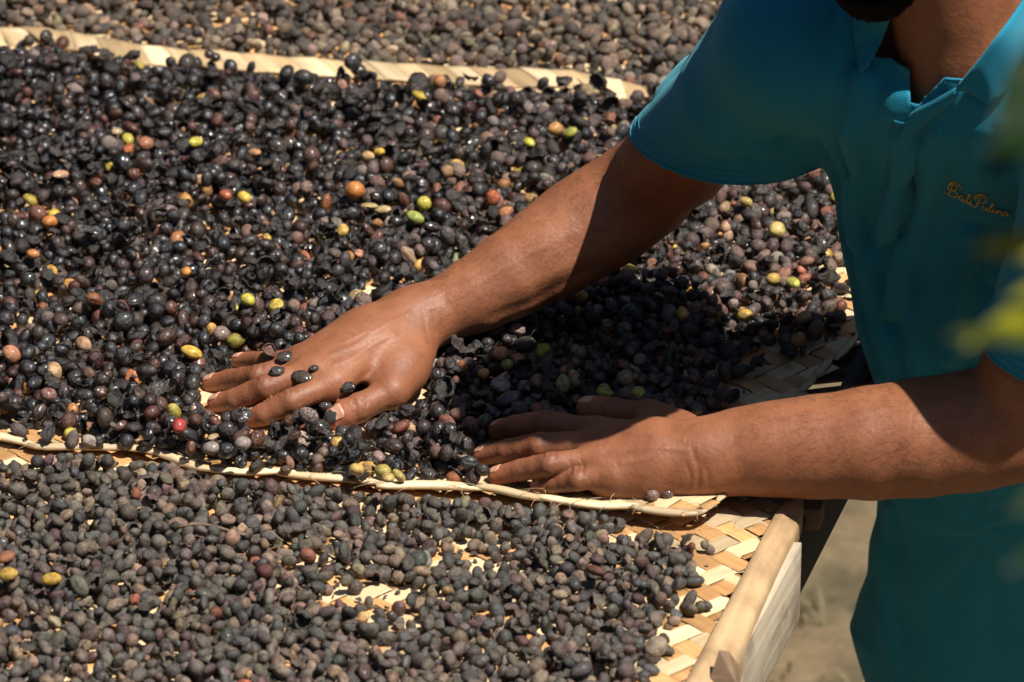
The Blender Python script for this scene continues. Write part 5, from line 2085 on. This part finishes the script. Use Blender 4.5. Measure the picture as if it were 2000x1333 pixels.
# ------------------------------------------------------------------ unseen trees added beyond the frame to block sky and darken the shade
def build_sky_blockers():
    leafm = simple_mat('sky_block_leaf', (.030, .060, .014), .55, (.055, .085, .022), 3)
    bark = simple_mat('sky_block_bark', (.10, .075, .05), .9, None, 9, .5, .01)
    rg = np.random.default_rng(5)
    V, F = [], []
    for k in range(3400):
        d = rg.normal(0, 1, 3); d /= np.linalg.norm(d)
        c = d * rg.uniform(.45, 1) ** .5 * [1.9, 1.9, 2.1] * (1 + .18 * math.sin(d[0] * 5 + d[2] * 4)) + [0, 0, 3.0]
        a = rg.normal(0, 1, 3); a /= np.linalg.norm(a); b = np.cross(a, rg.normal(0, 1, 3)); b /= np.linalg.norm(b)
        l, w_ = rg.uniform(.14, .24), rg.uniform(.06, .10)
        i = len(V)
        V += [c - a * l, c + b * w_, c + a * l, c - b * w_]
        F.append((i, i + 1, i + 2, i + 3))
    crown = mesh_np('crown', V, F, leafm, None, False, link=False)
    tv, tf = tube([np.array([.06 * math.sin(z * 2), .05 * math.cos(z * 1.6), z]) for z in np.linspace(-.1, 3.2, 9)], np.linspace(.16, .06, 9), 9)
    trunk = mesh_np('trunk', tv, tf, bark, None, True, link=False)
    spots = [(-4.6, -3.4), (-5.0, .2), (-4.4, 3.6), (-1.2, 5.4), (2.4, 5.2), (5.2, 3.0), (5.6, -.4), (-3.4, -7.2), (.4, -9.0), (3.9, -7.6), (6.0, -4.6), (-6.6, -6.0)]
    for k, (x, y) in enumerate(spots):
        t = empty('sky_block_tree', (x, y, GROUND)); t.rotation_euler = (0, 0, k * 1.9)
        sc = 1 + .12 * math.sin(k * 2.7); t.scale = (sc, sc, sc)
        tag(t, 'unseen leafy tree standing round the drying tables, outside the picture', 'sky_block_tree', 'added trees that block sky')
        for nm, me in (('crown', crown), ('trunk', trunk)):
            o = bpy.data.objects.new(nm, me); COL.objects.link(o); o.parent = t


def arm_hair(man, v, q):
    """short dark hairs along both forearms"""
    c = v[q].mean(1)
    n_ = np.cross(v[q[:, 2]] - v[q[:, 0]], v[q[:, 3]] - v[q[:, 1]]); n_ /= np.linalg.norm(n_, axis=1)[:, None] + 1e-12
    parts = []
    for arm, k0, k1, cnt in ((r_arm, 1, 8, 700), (l_arm, 2, 8, 800)):
        a, b = A(*arm[k0][0], arm[k0][1]), A(*arm[k1][0], arm[k1][1])
        ax = unit(b - a); L = np.linalg.norm(b - a)
        t = (c - a) @ ax
        near_ = np.linalg.norm(c - a - t[:, None] * ax, axis=1) < .05
        ok = np.nonzero((t > 0) & (t < L) & near_ & (n_[:, 2] + -.4 * n_[:, 1] > -.1))[0]
        for i in RNG.choice(ok, cnt, replace=False):
            nn = n_[i]; d = unit(-ax * .8 + nn * .35 + RNG.normal(0, .25, 3))
            l = RNG.uniform(.005, .011)
            p = c[i]
            parts.append(tube([p - nn * .0004, p + d * l * .5 + nn * .0006, p + d * l + nn * .0002], [.00007, .00006, .00003], 3))
    V, F = join(parts)
    o = mesh_np('arm_hair', V, F, simple_mat('body_hair', (.012, .008, .006), .6), man)
    o['kind'] = 'stuff'


# ================================================================== the scene
build_ground()
build_tables()
build_mats()
v, q = build_body()
BV = v.copy()
SKIN, NAIL = skin_material(), nail_material()
man = mesh_np('person', v, q, SKIN)
tag(man, 'man in a teal polo shirt leaning over the table, spreading cherries with both palms', 'person')
kn = np.zeros(len(v), np.float32); pk = np.zeros(len(v), np.float32)
for (J, ax, nn, r, offs, amp) in rcrease + lcrease:
    d = v - J
    m = (d @ nn) > 0
    kn = np.maximum(kn, np.where(m, np.exp(-((d * d).sum(1)) / (r * .95) ** 2) * (.9 if amp > .0006 else .5), 0))
for (J, ax, r, nn) in rnails + lnails:
    d2 = ((v - J) ** 2).sum(1)
    pk = np.maximum(pk, np.exp(-d2 / (r * 1.9) ** 2))
for nm, arr in (('knuckle', kn), ('pink', pk)):
    a = man.data.attributes.new(nm, 'FLOAT', 'POINT'); a.data.foreach_set('value', arr.astype(np.float32))
for (J, ax, r, nn) in rnails + lnails:
    make_nail(J, ax, r, nn, man, NAIL)
dress(man)
finish_cherries(BV)
build_shrub()
build_sky_blockers()
arm_hair(man, v, q)
